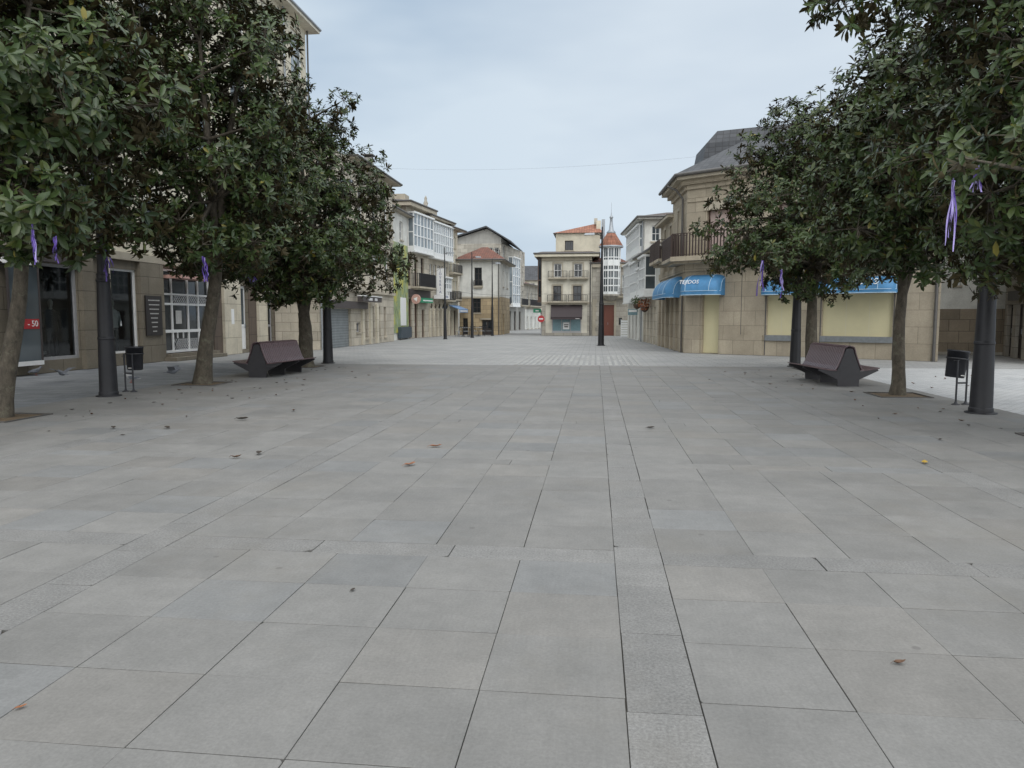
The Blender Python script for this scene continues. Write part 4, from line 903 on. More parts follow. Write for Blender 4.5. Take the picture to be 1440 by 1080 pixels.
# balconies
ES.balcony(B, 1.1, 2.7, 4.5, .75, .95, slab='sand_stone', rail='rail_brown', r=.018); ES.balcony(B, 3.1, 4.7, 4.5, .75, .95, slab='sand_stone', rail='rail_brown', r=.018); ES.balcony(B, 5.6, 8.38, 4.25, .7, 1.0, slab='sand_stone', rail='rail_brown', r=.018)
EN.balcony(B, -.35, 3.3, 4.25, .8, 1.0, slab='sand_stone', rail='rail_brown', r=.022, gap=.14, thick=.2); EN.balcony(B, 3.9, 8.6, 4.25, .7, 1.0, slab='sand_stone', rail='rail_brown', r=.02)
def awning(E, par, u0, u1, z0, rise, depth, words=None, val=.2, n=9, size=.28, wu=None):
    """quarter-round fabric awning with gored ends and a straight valance"""
    m = MB(); er = min(.45, (u1 - u0) * .3); A = []
    nu = 9; us = [u0 + (u1 - u0) * i / 40 for i in range(41)]
    prof = [(depth * math.cos(a), rise * math.sin(a)) for a in [math.pi / 2 * k / n for k in range(n + 1)]]
    vs = []; 
    for u in us:
        e = min(u - u0, u1 - u); s = 1.0 if e > er else math.sqrt(max(0.0, 1 - (1 - e / er) ** 2)) * .5 + .5
        for d, z in prof: vs.append(E.P(u, z0 + val + z * (.55 + .45 * s), d * s + .01))
    k = n + 1
    m.mesh(vs, [(i * k + j, (i + 1) * k + j, (i + 1) * k + j + 1, i * k + j + 1) for i in range(40) for j in range(n)], 'awning_blue', True)
    for i in (0, 40):
        vs2 = vs[i * k:(i + 1) * k] + [E.P(us[i], z0 + val, .01)]; m.mesh(vs2, [tuple(range(k + 1))], 'awning_blue')
    for i in range(40):
        a, b = vs[i * k], vs[(i + 1) * k]
        m.face([(a[0], a[1], z0 + .03), (b[0], b[1], z0 + .03), b, a], 'awning_blue'); m.face([(a[0], a[1], z0), (b[0], b[1], z0), (b[0], b[1], z0 + .029), (a[0], a[1], z0 + .029)], 'awning_trim')
    for i in (0, 40):
        a = vs[i * k]; b = E.P(us[i], z0 + val, .01); m.face([(a[0], a[1], z0), (b[0], b[1], z0), b, a], 'awning_blue')
    pr = lambda i: [Vector(p) + (E.n.to_3d() * .004 + Vector((0, 0, .004))) for p in vs[i * k:(i + 1) * k]]
    for i in ([0, 8, 32, 40] if u1 - u0 < 3 else [0, 5, 20, 35, 40]): m.tube(pr(i), .012, 5, 'awning_trim')
    m.tube([Vector(vs[i * k]) + E.n.to_3d() * .004 for i in range(0, 41, 2)], .012, 5, 'awning_trim')
    aw = m.build('awning', 'awning_blue', par)
    if words:
        a = math.radians(30); uu = wu or (u0 + u1) / 2
        text(words, aw, E.P(uu, z0 + val + rise * math.sin(a) + .03, depth * math.cos(a) + .05), E.t.to_3d(), size, 'white_paint', up=Vector((-E.n[0] * .45, -E.n[1] * .45, .9)))
    return aw
awning(EN, B, .02, 1.88, 2.55, .72, .8, 'TEJIDOS', .18, size=.26, wu=.55)
awning(ES, B, 2.7, 7.6, 2.5, .8, .8, None, .18)
awning(EN, B, 3.62, 5.05, 2.5, .5, .6, None, .14); awning(EN, B, 5.85, 8.72, 2.5, .5, .6, 'TEJIDOS', .14, size=.36, wu=7.5)
# house at the back of the lane and the shop at the right edge
B = thing('lane_house', 'grey plastered house with rough stone base at the back of the right lane', 'building', (15.5, 33.5, 0))
poly = [(13.4, 33.9), (18.2, 33.2), (19.5, 42), (13.4, 42)]
ops = [(1.75, 2.0, 2.95, 3.4), (1.3, 2.1, 4.6, 6.0), (3.2, 4.0, 4.6, 6.0)]
EL = shell(B, poly, 8.0, {0: ops}, 'dark_stone', upper=(1.95, 'white_plaster'))[0]
for o in ops: EL.window(B, *o, nx=1 if o[1] - o[0] < .5 else 2, nz=1)
roof(B, poly, 8.0, 1.2, .4, .4, 'brown_tile'); EL.panel(B, 'kerb_stone', 'grey_stone', 0, 4.8, 0, .12, 0, .25)
B = thing('shop_house', 'grey stone house with lettered shop fascia and balcony at the right edge', 'building', (15.8, 30, 0))
poly = [(16.9, 33.0), (14.9, 26.5), (24, 26.5), (24, 33.0)]
ops = [(.5, 1.5, 0, 2.1), (2.1, 3.3, 0, 2.1), (3.9, 5.3, .3, 2.1), (.6, 1.4, 3.5, 5.3), (2.4, 3.2, 3.5, 5.3), (4.3, 5.1, 3.5, 5.3)]
ER = shell(B, poly, 8.6, {0: ops}, 'grey_stone', upper=(2.9, 'white_plaster'))[0]
for o in ops[:3]: ER.door(B, *o, mat='dark_wood', glass='glass_dark')
for o in ops[3:]: ER.window(B, *o)
m = MB(); ER.box(m, 1.2, 6.5, 2.25, 2.62, .02, .15); fs = m.build('fascia', 'fascia_dark', B); text('ALICE', fs, ER.P(4.0, 2.43, .155), ER.t.to_3d(), .32, 'cream_blind')
ER.balcony(B, .3, 6.5, 3.3, .8, .9); ER.gallery(B, .4, 6.2, 5.8, 8.2, 9, 3, .5); roof(B, poly, 8.6, 1.0, .5, .4, 'brown_tile')

# ------------------------------------------------------------------ small things on buildings
t = thing('traffic_sign', 'round red no entry sign on the left corner of the beige corner house', 'road sign', (-4.75, 64.3, 0))
m = MB(); m.tube([(-4.72, 64.25, 1.45), (-4.72, 64.22, 1.45)], .3, 24, 'red_sign', smooth=False); d_ = m.build('disc', 'red_sign', t); m = MB(); m.box(-4.9, -4.54, 64.205, 64.218, 1.4, 1.5); m.build('bar', 'white_paint', d_)
m = MB(); m.tube([(-4.72, 64.3, 0), (-4.72, 64.3, 1.8)], .03, 8); m.build('post', 'zinc', t)
t = thing('pharmacy_sign', 'small green sign projecting over the narrow street left of the corner house', 'sign', (-5.1, 66, 0))
m = MB(); m.box(-5.55, -4.85, 65.96, 66.06, 2.0, 2.35); m.build('panel', 'green_sign', t); m = MB(); m.box(-5.35, -5.05, 65.95, 65.959, 2.12, 2.22); m.build('stripe', 'white_paint', t); m = MB(); m.box(-4.85, -4.7, 65.99, 66.03, 2.15, 2.2); m.build('bracket', 'iron', t)
t = thing('slatted_gate', 'white slatted panel standing against the right end of the turret house', 'gate', (2.3, 60.4, 0))
m = MB()
for i in range(7): m.box(2.05, 2.85, 60.4, 60.45, .05 + i * .19, .2 + i * .19)
m.build('slats', 'white_wood', t); m = MB(); m.box(2.0, 2.05, 60.38, 60.47, 0, 1.42); m.box(2.85, 2.9, 60.38, 60.47, 0, 1.42); m.build('frame', 'white_wood', t)
t = thing('shop_sign', 'small teal and white shop sign projecting from the white gallery house', 'sign', (2.5, 52, 0))
m = MB(); m.box(2.2, 2.85, 52, 52.08, 1.75, 2.15); m.build('panel', 'teal_shop', t); m = MB(); m.box(2.25, 2.8, 51.985, 51.999, 1.95, 2.1); m.build('stripe', 'white_paint', t); m = MB(); m.box(2.84, 2.95, 52.02, 52.06, 2.0, 2.05); m.build('bracket', 'iron', t)
def basket(x, y, z, mt, lb):
    t = thing('hanging_basket', lb, 'plant', (x, y, z)); m = MB(); m.lathe([(.05, -.3), (.2, -.2), (.26, 0), (.24, .02)], (x, y, z), 12); m.build('basket', 'brown_wood', t)
    m = MB()
    for k in range(260):
        v = Vector((random.gauss(0, 1), random.gauss(0, 1), random.gauss(0, 1))).normalized() * random.uniform(.2, .42); p = Vector((x, y, z + .2)) + v; a = Vector((random.gauss(0, 1), random.gauss(0, 1), random.gauss(0, 1))).normalized() * .05; b = v.cross(a).normalized() * .035
        m.face([p - a, p + b, p + a, p - b], mt)
    m.build('foliage', mt, t)
    m = MB(); m.tube([(x, y, z), (x + .1, y, z + .6), (x + .5, y, z + .65)], .012, 5); m.build('bracket', 'iron', t)
basket(2.6, 48, 2.4, 'pot_green', 'green leafy hanging basket on the white house at the right'); basket(2.95, 46, 2.2, 'flower_orange', 'orange flowered hanging basket on the pale bay house at the right')

# ------------------------------------------------------------------ street lamps
def make_lamp(label, loc, rz):
    t = thing('street_lamp', label, 'street lamp', loc, 'tapered dark lamp posts')
    o0 = ORG[t.name]; ORG[t.name] = (0, 0, 0)
    m = MB(); m.lathe([(.185, 0), (.185, .085), (.184, .09), (.174, .098), (.173, .105), (.166, .5), (.1505, 1.14), (.15, 1.148), (.157, 1.152), (.158, 1.16), (.158, 1.195), (.149, 1.202), (.148, 1.212), (.1255, 2.29), (.125, 2.298), (.135, 2.303), (.135, 2.36), (.123, 2.365), (.1225, 2.375), (.1185, 2.43), (.118, 2.438), (.126, 2.445), (.126, 2.47), (.106, 2.475), (.105, 2.49), (.06, 5.0), (.042, 6.55), (.03, 6.62)], n=24); m.build('post', 'lamp_paint', t)
    m = MB(); m.lathe([(.24, 0.001), (.24, .02), (.19, .025)], n=24); m.build('base_plate', 'lamp_paint', t)
    m = MB(); m.tube([(0, 0, 6.12), (-.25, 0, 6.2), (-.45, 0, 6.22)], .022, 8); m.tube([(0, 0, 6.3), (-.3, 0, 6.24)], .012, 6); a = m.build('arm', 'lamp_paint', t)
    m = MB(); vs = [(-.42, -.09, 6.17), (-.42, .09, 6.17), (-1.0, .13, 6.16), (-1.0, -.13, 6.16), (-.42, -.06, 6.29), (-.42, .06, 6.29), (-.95, .09, 6.26), (-.95, -.09, 6.26)]
    m.hexa([vs[3], vs[0], vs[1], vs[2], vs[7], vs[4], vs[5], vs[6]]); h = m.build('lamp_head', 'zinc', t)
    m = MB(); m.face([(-.5, -.07, 6.16), (-.5, .07, 6.16), (-.93, .1, 6.155), (-.93, -.1, 6.155)]); m.build('lens', 'letter_grey', h)
    ORG[t.name] = o0; t.rotation_euler = (0, 0, rz); return t
LAMP = make_lamp('dark tapered lamp post with one arm standing alone in the middle of the square', (.3, 42.1, 0), 0)
for loc, rz, lb in (((-9.83, 13.95, 0), math.pi, 'dark thick lamp post between the bin and the nearest left tree'),
                    ((-9.27, 24.9, 0), math.pi, 'dark lamp post just beyond the bench and multi stemmed tree on the left'),
                    ((6.42, 13.1, 0), 0, 'dark thick lamp post next to the bin on the right edge of the plaza'),
                    ((6.45, 24.9, 0), 0, 'dark lamp post behind the right bench in front of the yellow boarded window'),
                    ((-10.9, 53.1, 0), math.pi, 'slim dark lamp post in front of the blue ground floor awning'),
                    ((-9.56, 57.0, 0), math.pi, 'slim dark lamp post in front of the small red tiled house window'),
                    ((-8.9, 63.6, 0), math.pi, 'shortest looking lamp post at the right corner of the small tiled house')):
    l_ = dup(LAMP, loc, rz, lb)
    if loc[1] > 50: l_.scale = (.72, .72, 1)

# ------------------------------------------------------------------ benches: double sided, steel gables, bent timber slats
def bench(label, loc):
    t = thing('park_bench', label, 'bench', loc, 'double sided slatted benches'); o0 = ORG[t.name]; ORG[t.name] = (0, 0, 0)
    pr = [(-.24, 0), (.24, 0), (.25, .16), (.68, .37), (.66, .40), (.27, .345), (.07, .875), (-.07, .875), (-.27, .345), (-.66, .40), (-.68, .37), (-.25, .16)]
    for y in (0, 1.05, 2.1):
        m = MB(); n = len(pr); w = .05
        vs = [(x, y - w / 2, z) for x, z in pr] + [(x, y + w / 2, z) for x, z in pr]
        tri = [(0, 1, 2), (0, 2, 11), (2, 3, 4), (2, 4, 5), (11, 9, 10), (11, 8, 9), (2, 5, 8), (2, 8, 11), (5, 6, 7), (5, 7, 8)]
        m.mesh(vs, tri + [tuple(n + i for i in f[::-1]) for f in tri] + [(i, n + i, n + (i + 1) % n, (i + 1) % n)[::-1] for i in range(n)]); m.build('end_panel', 'bench_steel', t)
    m = MB(); m.box(-.12, .12, .03, 2.07, .25, .3); m.box(-.05, .05, .03, 2.07, .82, .86); m.build('spine', 'bench_steel', t)
    for sg in (1, -1):
        seat = [(.27, .36), (.45, .372), (.70, .415)]; back = [(.30, .375), (.245, .46), (.185, .62), (.135, .76), (.10, .90), (.02, .925)]
        for nm, pf in (('seat', seat), ('backrest', back)):
            m = MB(); N = 22; Wd = 2.2 / N
            for i in range(N):
                y0 = -.05 + i * Wd + .012; y1 = -.05 + (i + 1) * Wd - .012
                for (xa, za), (xb, zb) in zip(pf, pf[1:]):
                    d = Vector((xb - xa, 0, zb - za)).normalized(); nn = Vector((-d[2], 0, d[0])) * .022
                    if nn[2] < 0 and nm == 'seat': nn = -nn
                    if nm == 'backrest': nn = Vector((abs(nn[0]), 0, abs(nn[2])))
                    p = [(sg * xa, za), (sg * xb, zb), (sg * (xb + nn[0]), zb + nn[2]), (sg * (xa + nn[0]), za + nn[2])]
                    m.mesh([(x, y0, z) for x, z in p] + [(x, y1, z) for x, z in p], [(0, 1, 2, 3), (7, 6, 5, 4), (0, 4, 5, 1), (1, 5, 6, 2), (2, 6, 7, 3), (3, 7, 4, 0)])
            m.build(nm, 'bench_slat', t)
    ORG[t.name] = o0; return t
BN = bench('brown slatted double bench with steel ends under the left trees', (-8.93, 18.75, 0)); BN.rotation_euler = (0, 0, R(-3))
dup(BN, (5.82, 17.85, 0), R(4), 'brown slatted double bench with steel ends between the two right trees')

# ------------------------------------------------------------------ litter bins
def bin_(label, loc, rz, tilt):
    t = thing('litter_bin', label, 'litter bin', loc, 'dark litter bins on two legs', rz); o0 = ORG[t.name]; ORG[t.name] = (0, 0, 0)
    n = 24; m = MB(); prof = [(.155, .46), (.17, .48), (.19, .93), (.2, .93), (.2, .965), (.185, .965), (.165, .55), (.15, .5)]
    m.lathe(prof, n=n, sy=.85); b = m.build('basket', 'bin_paint', t); b.rotation_euler = (0, tilt, 0)
    m = MB(); m.lathe([(.203, .80), (.206, .805), (.206, .82), (.2, .825)], n=n, sy=.85); m.build('rim', 'iron', b)
    m = MB(); m.tube([(-.19, -.155, .76), (-.1, -.19, .78)], .008, 5); m.box(-.02, .1, -.18, -.165, .5, .52, 'letter_grey'); m.build('latch', 'iron', b)
    for sx in (-.1, .1):
        m = MB(); m.tube([(sx, -.185, .01), (sx, -.185, .82)], .017, 8); l = m.build('leg', 'bin_paint', t)
        m = MB(); m.lathe([(.075, 0), (.075, .012), (.03, .03), (.018, .07)], (sx, -.185, 0), 14); m.build('foot', 'bin_paint', l)
    m = MB(); m.box(-.1, .1, -.195, -.175, .385, .415); m.build('crossbar', 'bin_paint', t)
    ORG[t.name] = o0; return t
LB = bin_('dark litter bin on two legs beside the left lamp post', (-9.93, 15.0, 0), R(-8), 0)
RB = dup(LB, (6.62, 14.5, 0), R(14), 'dark tilted litter bin on two legs beside the right lamp post')
for c in RB.children:
    if c.name.startswith('basket'): c.rotation_euler = (0, R(7), 0); c.location = (-.06, 0, .03)

# ------------------------------------------------------------------ magnolia trees
def leaf_mesh(name, pos, axis, nl, Ls, seed, parent, yellow=0.012):
    rg = np.random.RandomState(seed); n = len(pos); N = n * nl
    ax = axis / np.linalg.norm(axis, axis=1, keepdims=True)
    ref = np.where(np.abs(ax[:, 2:3]) > .9, [[1., 0, 0]], [[0., 0, 1.]]); e1 = np.cross(ax, ref); e1 /= np.linalg.norm(e1, axis=1, keepdims=True); e2 = np.cross(ax, e1)
    phi = (np.arange(nl)[None] * 2.4 + rg.rand(n, 1) * 6.3 + rg.normal(0, .25, (n, nl))).ravel()
    th = (R(38) + R(68) * (np.arange(nl)[None] / nl) ** .8 + rg.normal(0, .2, (n, nl))).ravel()
    k = np.repeat(np.arange(n), nl); A, E1_, E2_ = ax[k], e1[k], e2[k]
    d = np.cos(th)[:, None] * A + np.sin(th)[:, None] * (np.cos(phi)[:, None] * E1_ + np.sin(phi)[:, None] * E2_)
    d[:, 2] -= rg.uniform(0, .22, N); d /= np.linalg.norm(d, axis=1, keepdims=True)
    up = A - (A * d).sum(1, keepdims=True) * d + rg.normal(0, .25, (N, 3)); up -= (up * d).sum(1, keepdims=True) * d; up /= np.linalg.norm(up, axis=1, keepdims=True)
    s = np.cross(d, up); Lf = (Ls * np.repeat(rg.uniform(.68, 1.2, n), nl) * rg.uniform(.75, 1.2, N))[:, None]; b = pos[k] - A * (rg.rand(N, 1) * .09)
    cv = rg.uniform(.02, .2, (N, 1)); w = rg.uniform(.145, .205, (N, 1)); fo = rg.uniform(.03, .09, (N, 1))
    def st(t, ww, f): return b + d * Lf * t - up * Lf * cv * t * t + s * Lf * w * ww + up * Lf * f
    V = np.stack([b, st(.36, -.85, fo), st(.36, 0, 0), st(.36, .85, fo), st(.72, -.9, fo), st(.72, 0, 0), st(.72, .9, fo), st(1., 0, 0)], 1).reshape(-1, 3)
    lt = np.array([0, 3, 2, 0, 2, 1, 2, 3, 6, 5, 1, 2, 5, 4, 5, 6, 7, 4, 5, 7]); tot = np.array([3, 3, 4, 4, 3, 3])
    loops = (np.arange(N)[:, None] * 8 + lt[None]).ravel(); sizes = np.tile(tot, N); starts = np.concatenate([[0], np.cumsum(sizes)[:-1]])
    me = bpy.data.meshes.new(name); me.vertices.add(N * 8); me.vertices.foreach_set('co', (V - np.array(ORG[parent.name])).ravel())
    me.loops.add(len(loops)); me.loops.foreach_set('vertex_index', loops.astype(np.int32)); me.polygons.add(len(sizes)); me.polygons.foreach_set('loop_start', starts.astype(np.int32)); me.polygons.foreach_set('loop_total', sizes.astype(np.int32))
    me.update(calc_edges=True); me.validate()
    tn = np.repeat(np.clip(rg.beta(1.6, 2.6, n), 0, 1), nl) * .75 + rg.rand(N) * .25; ye = np.where(rg.rand(N) < yellow, rg.uniform(.5, 1, N), rg.beta(1, 7, N) * .5)
    col = np.stack([tn, ye, rg.rand(N), np.ones(N)], 1); col = np.repeat(col, 8, 0)
    at = me.attributes.new('tone', 'FLOAT_COLOR', 'POINT'); at.data.foreach_set('color', col.ravel())
    me.materials.append(MATS['magnolia_leaf']); o = bpy.data.objects.new(name, me); COL.objects.link(o); o.parent = parent; ORG[o.name] = ORG[parent.name]; return o
def magnolia(label, base, prof, fork, tr0, seed, nl_=74, ros=30, L_=.21, lean=(0, 0), stems=5, extra=(), off=(0, 0), lumpr=(.5, .85), squash=1.0):
    """prof: (height, crown radius) pairs; extra: extra leaf clumps (x,y,z,r)"""
    rg = np.random.RandomState(seed); rr = random.Random(seed)
    t = thing('magnolia_tree', label, 'tree', (*base, 0), 'clipped magnolia trees in two rows')
    zs = np.array([p[0] for p in prof]); rs2 = np.array([p[1] for p in prof])
    cx0, cy0 = base[0] + off[0], base[1] + off[1]; lumps = []
    tries = 0
    while len(lumps) < nl_ and tries < 6000:
        tries += 1; z = rg.uniform(zs[0], zs[-1]); Rz = np.interp(z, zs, rs2)
        if rg.rand() > (Rz / rs2.max()) ** 1.3: continue
        a = rg.uniform(0, 2 * math.pi); Rz *= 1 + .14 * math.sin(3 * a + seed) + .10 * math.sin(5 * a + z * 1.7 + seed)
        q = math.sqrt(rg.uniform(.12, 1)); r = rg.uniform(*lumpr)
        rad = max(0, Rz * q - r * .55); p = np.array([cx0 + rad * math.cos(a), cy0 + rad * math.sin(a) * squash, z])
        if any(np.linalg.norm(p - l[0]) < .5 * (r + l[1]) * 1.0 for l in lumps): continue
        lumps.append((p, r))
    for x, y, z, r in extra: lumps.append((np.array([x, y, z], float), r))
    # trunk, stems and limbs
    m = MB(); top = Vector((base[0] + lean[0], base[1] + lean[1], fork)); b0 = Vector((*base, 0)); pts = []; rad = []
    for i in range(9):
        f = i / 8; p = b0.lerp(top, f) + Vector((math.sin(f * 3.1 + seed) * .04, math.cos(f * 2.3 + seed) * .04, 0)) * (f * (1 - f) * 4); p.z = max(p.z, -.03) if i else -.03
        pts.append(p); rad.append(tr0 * (1.0 - .28 * f + .32 * math.exp(-f * 9)))
    pts[-1] = top; m.tube(pts, rad, 14, 'bark', wob=.05)
    zc = (zs[0] + zs[-1]) / 2; sts = []
    for i in range(stems):
        a = 2 * math.pi * i / stems + seed; rz = np.interp(zc, zs, rs2)
        e = Vector((cx0 + math.cos(a) * rz * .42, cy0 + math.sin(a) * rz * .42, zc + rr.uniform(-.2, 1.1)))
        c = top.lerp(e, .45) + Vector((math.cos(a) * -.12, math.sin(a) * -.12, .3)); q = []
        for j in range(8): f = j / 7; q.append(top.lerp(c, f).lerp(c.lerp(e, f), f))
        q[0] = top - Vector((0, 0, .12)); m.tube(q, [tr0 * (.6 - .38 * j / 7) for j in range(8)], 9, 'bark', wob=.05); sts += [(q[j], tr0 * (.6 - .38 * j / 7)) for j in range(2, 8)]
    e = Vector((cx0, cy0, zs[-1] - .6)); m.tube([top - Vector((0, 0, .1)), top.lerp(e, .5) + Vector((.1, .05, 0)), e], [tr0 * .55, tr0 * .3, .02], 8, 'bark'); sts += [(top.lerp(e, f), tr0 * .3) for f in (.3, .5, .7, .9)]
    for p, r in lumps:
        P = Vector(p); s0, sr = min(sts, key=lambda s: (s[0] - P).length + max(0, s[0].z - P.z) * .7)
        md = s0.lerp(P, .55) + Vector((rr.uniform(-.1, .1), rr.uniform(-.1, .1), rr.uniform(-.05, .2))); r0 = min(sr * .6, .05)
        m.tube([s0, s0.lerp(md, .6), md, P], [r0, r0 * .8, r0 * .6, .008], 6, 'bark', cap=False)
    m.build('trunk', 'bark', t)
    P = []; A = []; tw = MB()
    for p, r in lumps:
        n = int(ros * (r / .65) ** 2 * rg.uniform(.75, 1.2)); v = rg.normal(0, 1, (n, 3)); v /= np.linalg.norm(v, axis=1, keepdims=True)
        rad = r * (.35 + .68 * rg.rand(n, 1) ** .45); ps = p + v * rad * [1, 1, .85]
        out = p - np.array([cx0, cy0, zc]); out /= max(.1, np.linalg.norm(out))
        ad = v * .8 + out * .55 + [0, 0, .55] + rg.normal(0, .3, (n, 3)); P.append(ps); A.append(ad)
        for j in range(0, n, 3):
            tw.tube([p, p * .5 + ps[j] * .5 + rg.normal(0, .03, 3), ps[j]], [.009, .007, .004], 4, 'bark', cap=False, smooth=False)
    tw.build('twigs', 'bark', t)
    leaf_mesh('crown', np.concatenate(P), np.concatenate(A), 11, L_, seed, t)
    return t
magnolia('leafy magnolia cut off by the left edge of the photo with purple ribbons', (-9.4, 10.7), [(2.9, 1.6), (3.5, 2.7), (5.0, 3.1), (6.6, 2.6), (8.2, 1.2)], 2.5, .14, 11, 90, 33, .2, lean=(.35, .2), stems=5, extra=[(-8.2, 9.7, 3.35, .55), (-7.55, 9.2, 3.25, .5), (-6.98, 8.62, 3.02, .38), (-7.35, 9.5, 2.98, .36)])
magnolia('tall magnolia with a single leaning trunk left of the left bench', (-9.38, 16.76), [(2.75, 1.4), (3.4, 2.5), (5.2, 2.8), (7.6, 2.6), (9.2, 2.2), (10.4, 1.0)], 2.9, .185, 23, 108, 36, .18, lean=(.42, .1), extra=[(-8.5, 15.2, 3.25, .5), (-8.1, 14.7, 3.1, .42)])
magnolia('broad magnolia with several stems behind the left bench', (-9.31, 22.92), [(2.4, 2.0), (3.0, 3.2), (4.2, 3.75), (5.6, 3.0), (6.6, 2.35), (7.8, 1.8), (8.8, .8)], 1.75, .25, 37, 124, 38, .165, stems=6, extra=[(-7.6, 22.2, 8.1, .5), (-8.1, 22.0, 2.35, .5), (-9.9, 22.3, 2.3, .45), (-9.25, 19.5, 3.1, .45)])
magnolia('big dark magnolia at the right edge whose trunk stands outside the photo', (6.25, 10.3), [(2.0, 1.3), (2.6, 2.3), (4.2, 2.7), (6.0, 2.6), (8.2, 1.4)], 2.1, .15, 41, 92, 44, .15, off=(.3, 0), extra=[(3.5, 10.2, 5.6, .6), (3.0, 10.0, 5.55, .5), (2.75, 9.9, 5.75, .35), (4.2, 10.2, 5.5, .6), (5.1, 10.3, 2.3, .45), (5.0, 8.6, 3.4, .5), (4.2, 8.05, 3.35, .42), (3.4, 7.5, 3.08, .3)])
magnolia('magnolia with a slim forked trunk beside the right bin', (6.17, 15.9), [(2.75, 1.2), (3.3, 2.2), (4.6, 2.5), (5.8, 2.2), (7.6, 1.0)], 2.1, .13, 53, 86, 38, .165, stems=4, off=(.3, 0))
magnolia('magnolia with a brown trunk behind the right bench and in front of the corner building', (6.64, 23.6), [(2.55, 1.5), (3.2, 2.8), (4.5, 3.0), (6.2, 2.65), (7.1, 1.95), (7.8, .9)], 2.4, .19, 67, 104, 38, .16, lean=(-.1, 0), extra=[(5.2, 21.3, 3.4, .5), (4.5, 20.6, 3.3, .42), (4.85, 20.5, 3.05, .36)])

# ------------------------------------------------------------------ ribbons tied to the trees
def ribbon(label, p, length, n, seed, mt='ribbon_violet'):
    ws = max(.35, min(1.0, p[1] / 17))
    rr = random.Random(seed); m = MB(); x0, y0, z0 = p
    for i in range(n):
        L_ = length * rr.uniform(.55, 1); a = rr.uniform(0, 6.3); sw = rr.uniform(.02, .13) * ws; ph = rr.uniform(0, 6); w = .015 * ws; pv = None; K = 12
        tx, ty = math.cos(a + 1.3), math.sin(a + 1.3); mm = 'ribbon_lilac' if rr.random() < .35 else mt
        for k in range(K + 1):
            f = k / K; c = (x0 + ws * (math.cos(a) * .015 + .02 * math.sin(ph + f * 7)) + math.cos(a) * sw * f, y0 + ws * .02 * math.cos(ph + f * 6) + math.sin(a) * sw * f, z0 - L_ * f + (rr.uniform(0, .05) if k == 0 else 0))
            tw_ = ph + f * 3; dx, dy = math.cos(tw_) * w, math.sin(tw_) * w; cur = [(c[0] - dx, c[1] - dy, c[2]), (c[0] + dx, c[1] + dy, c[2])]
            if pv: m.face([pv[0], pv[1], cur[1], cur[0]], mm)
            pv = cur
    m.tube([(x0 - .03 * ws, y0, z0 + .01), (x0, y0, z0 + .02), (x0 + .03 * ws, y0, z0 + .01)], .012 * ws, 6, mt)
    o = m.build('ribbon', mt, org=p); return tag(o, label, 'ribbon', 'purple ribbons hanging from trees and lamps')
for lb, p, l, n, sd_ in (
    ('purple ribbons hanging from the lowest leaves of the left edge tree', (-6.89, 8.5, 2.72), .5, 6, 1), ('thin purple ribbon hanging in front of the dark shop window', (-7.3, 9.4, 2.66), .34, 3, 2),
    ('purple ribbon wound round the upper ring of the left lamp post', (-9.55, 13.72, 2.95), .7, 5, 3), ('purple ribbon on the leaning trunk left of the bench', (-8.0, 14.5, 2.8), .5, 6, 4),
    ('bunch of purple ribbons in the leaves above the left bench', (-9.2, 19.2, 2.9), .5, 10, 5), ('purple ribbon on the lamp post beyond the left bench', (-9.1, 24.7, 2.5), .5, 6, 6),
    ('purple ribbons in the lower leaves in front of the corner building', (4.32, 20.2, 3.05), 1.1, 4, 7), ('short purple ribbons right of the longer ones near the lamp behind the right bench', (4.8, 20.2, 2.8), .7, 4, 8),
    ('longest bright purple ribbon streaming above the right bin', (3.28, 7.4, 2.84), .66, 6, 9), ('small purple bow high in the leaves at the right edge', (3.57, 7.6, 2.98), .2, 6, 10)):
    ribbon(lb, p, l, n, sd_)

# ------------------------------------------------------------------ fallen leaves
def dry_leaf(mt, L_, seed):
    rr = random.Random(seed); n = 6; vs = []; fs = []
    cu = rr.uniform(.25, .9); fo = rr.uniform(.2, .7)
    for i in range(n + 1):
        f = i / n; w = .23 * L_ * math.sin(math.pi * min(1, f * .92 + .06)) ** .8; x = (f - .5) * L_; z = .012 + cu * L_ * (f - .45) ** 2
        vs += [(x, -w, z + fo * w), (x, 0, z), (x, w, z + fo * w * rr.uniform(.5, 1.4))]
    for i in range(n):
        for j in range(2): fs.append((i * 3 + j, i * 3 + 3 + j, i * 3 + 4 + j, i * 3 + 1 + j))
    m = MB(); m.mesh(vs, fs, mt, True); m.tube([(-.5 * L_, 0, vs[1][2]), (-.68 * L_, .01, .012)], .002, 4, mt)
    return m
KIND = {}
def fallen(kind, x, y, rz, label, s=1.0):
    nm = 'fallen_leaf'
    if kind not in KIND:
        mt, L_, sd_ = {'dark': ('dry_leaf_dark', .13, 1), 'brown': ('dry_leaf_brown', .15, 2), 'orange': ('dry_leaf_orange', .15, 3), 'yellow': ('dry_leaf_yellow', .13, 4), 'flat': ('dry_leaf_brown', .12, 6)}[kind]
        o = dry_leaf(mt, L_, sd_).build(nm, mt); KIND[kind] = o
    else: o = KIND[kind].copy(); COL.objects.link(o)
    o.location = (x, y, 0.002); o.rotation_euler = (0, 0, rz); o.scale = (s, s, s)
    return tag(o, label, 'leaf', 'dry leaves fallen on the plaza')
fallen('orange', -1.95, 8.86, .3, 'larger orange brown leaf lying near the middle of the plaza'); fallen('orange', -1.98, 7.71, .9, 'orange brown leaf nearer the camera than the larger orange leaf')
fallen('yellow', 3.6, 8.46, 1.2, 'yellow leaf lying alone on the right part of the slabs'); fallen('dark', -5.46, 10.88, .1, 'large dark curled leaf at the left middle of the plaza', 1.5)
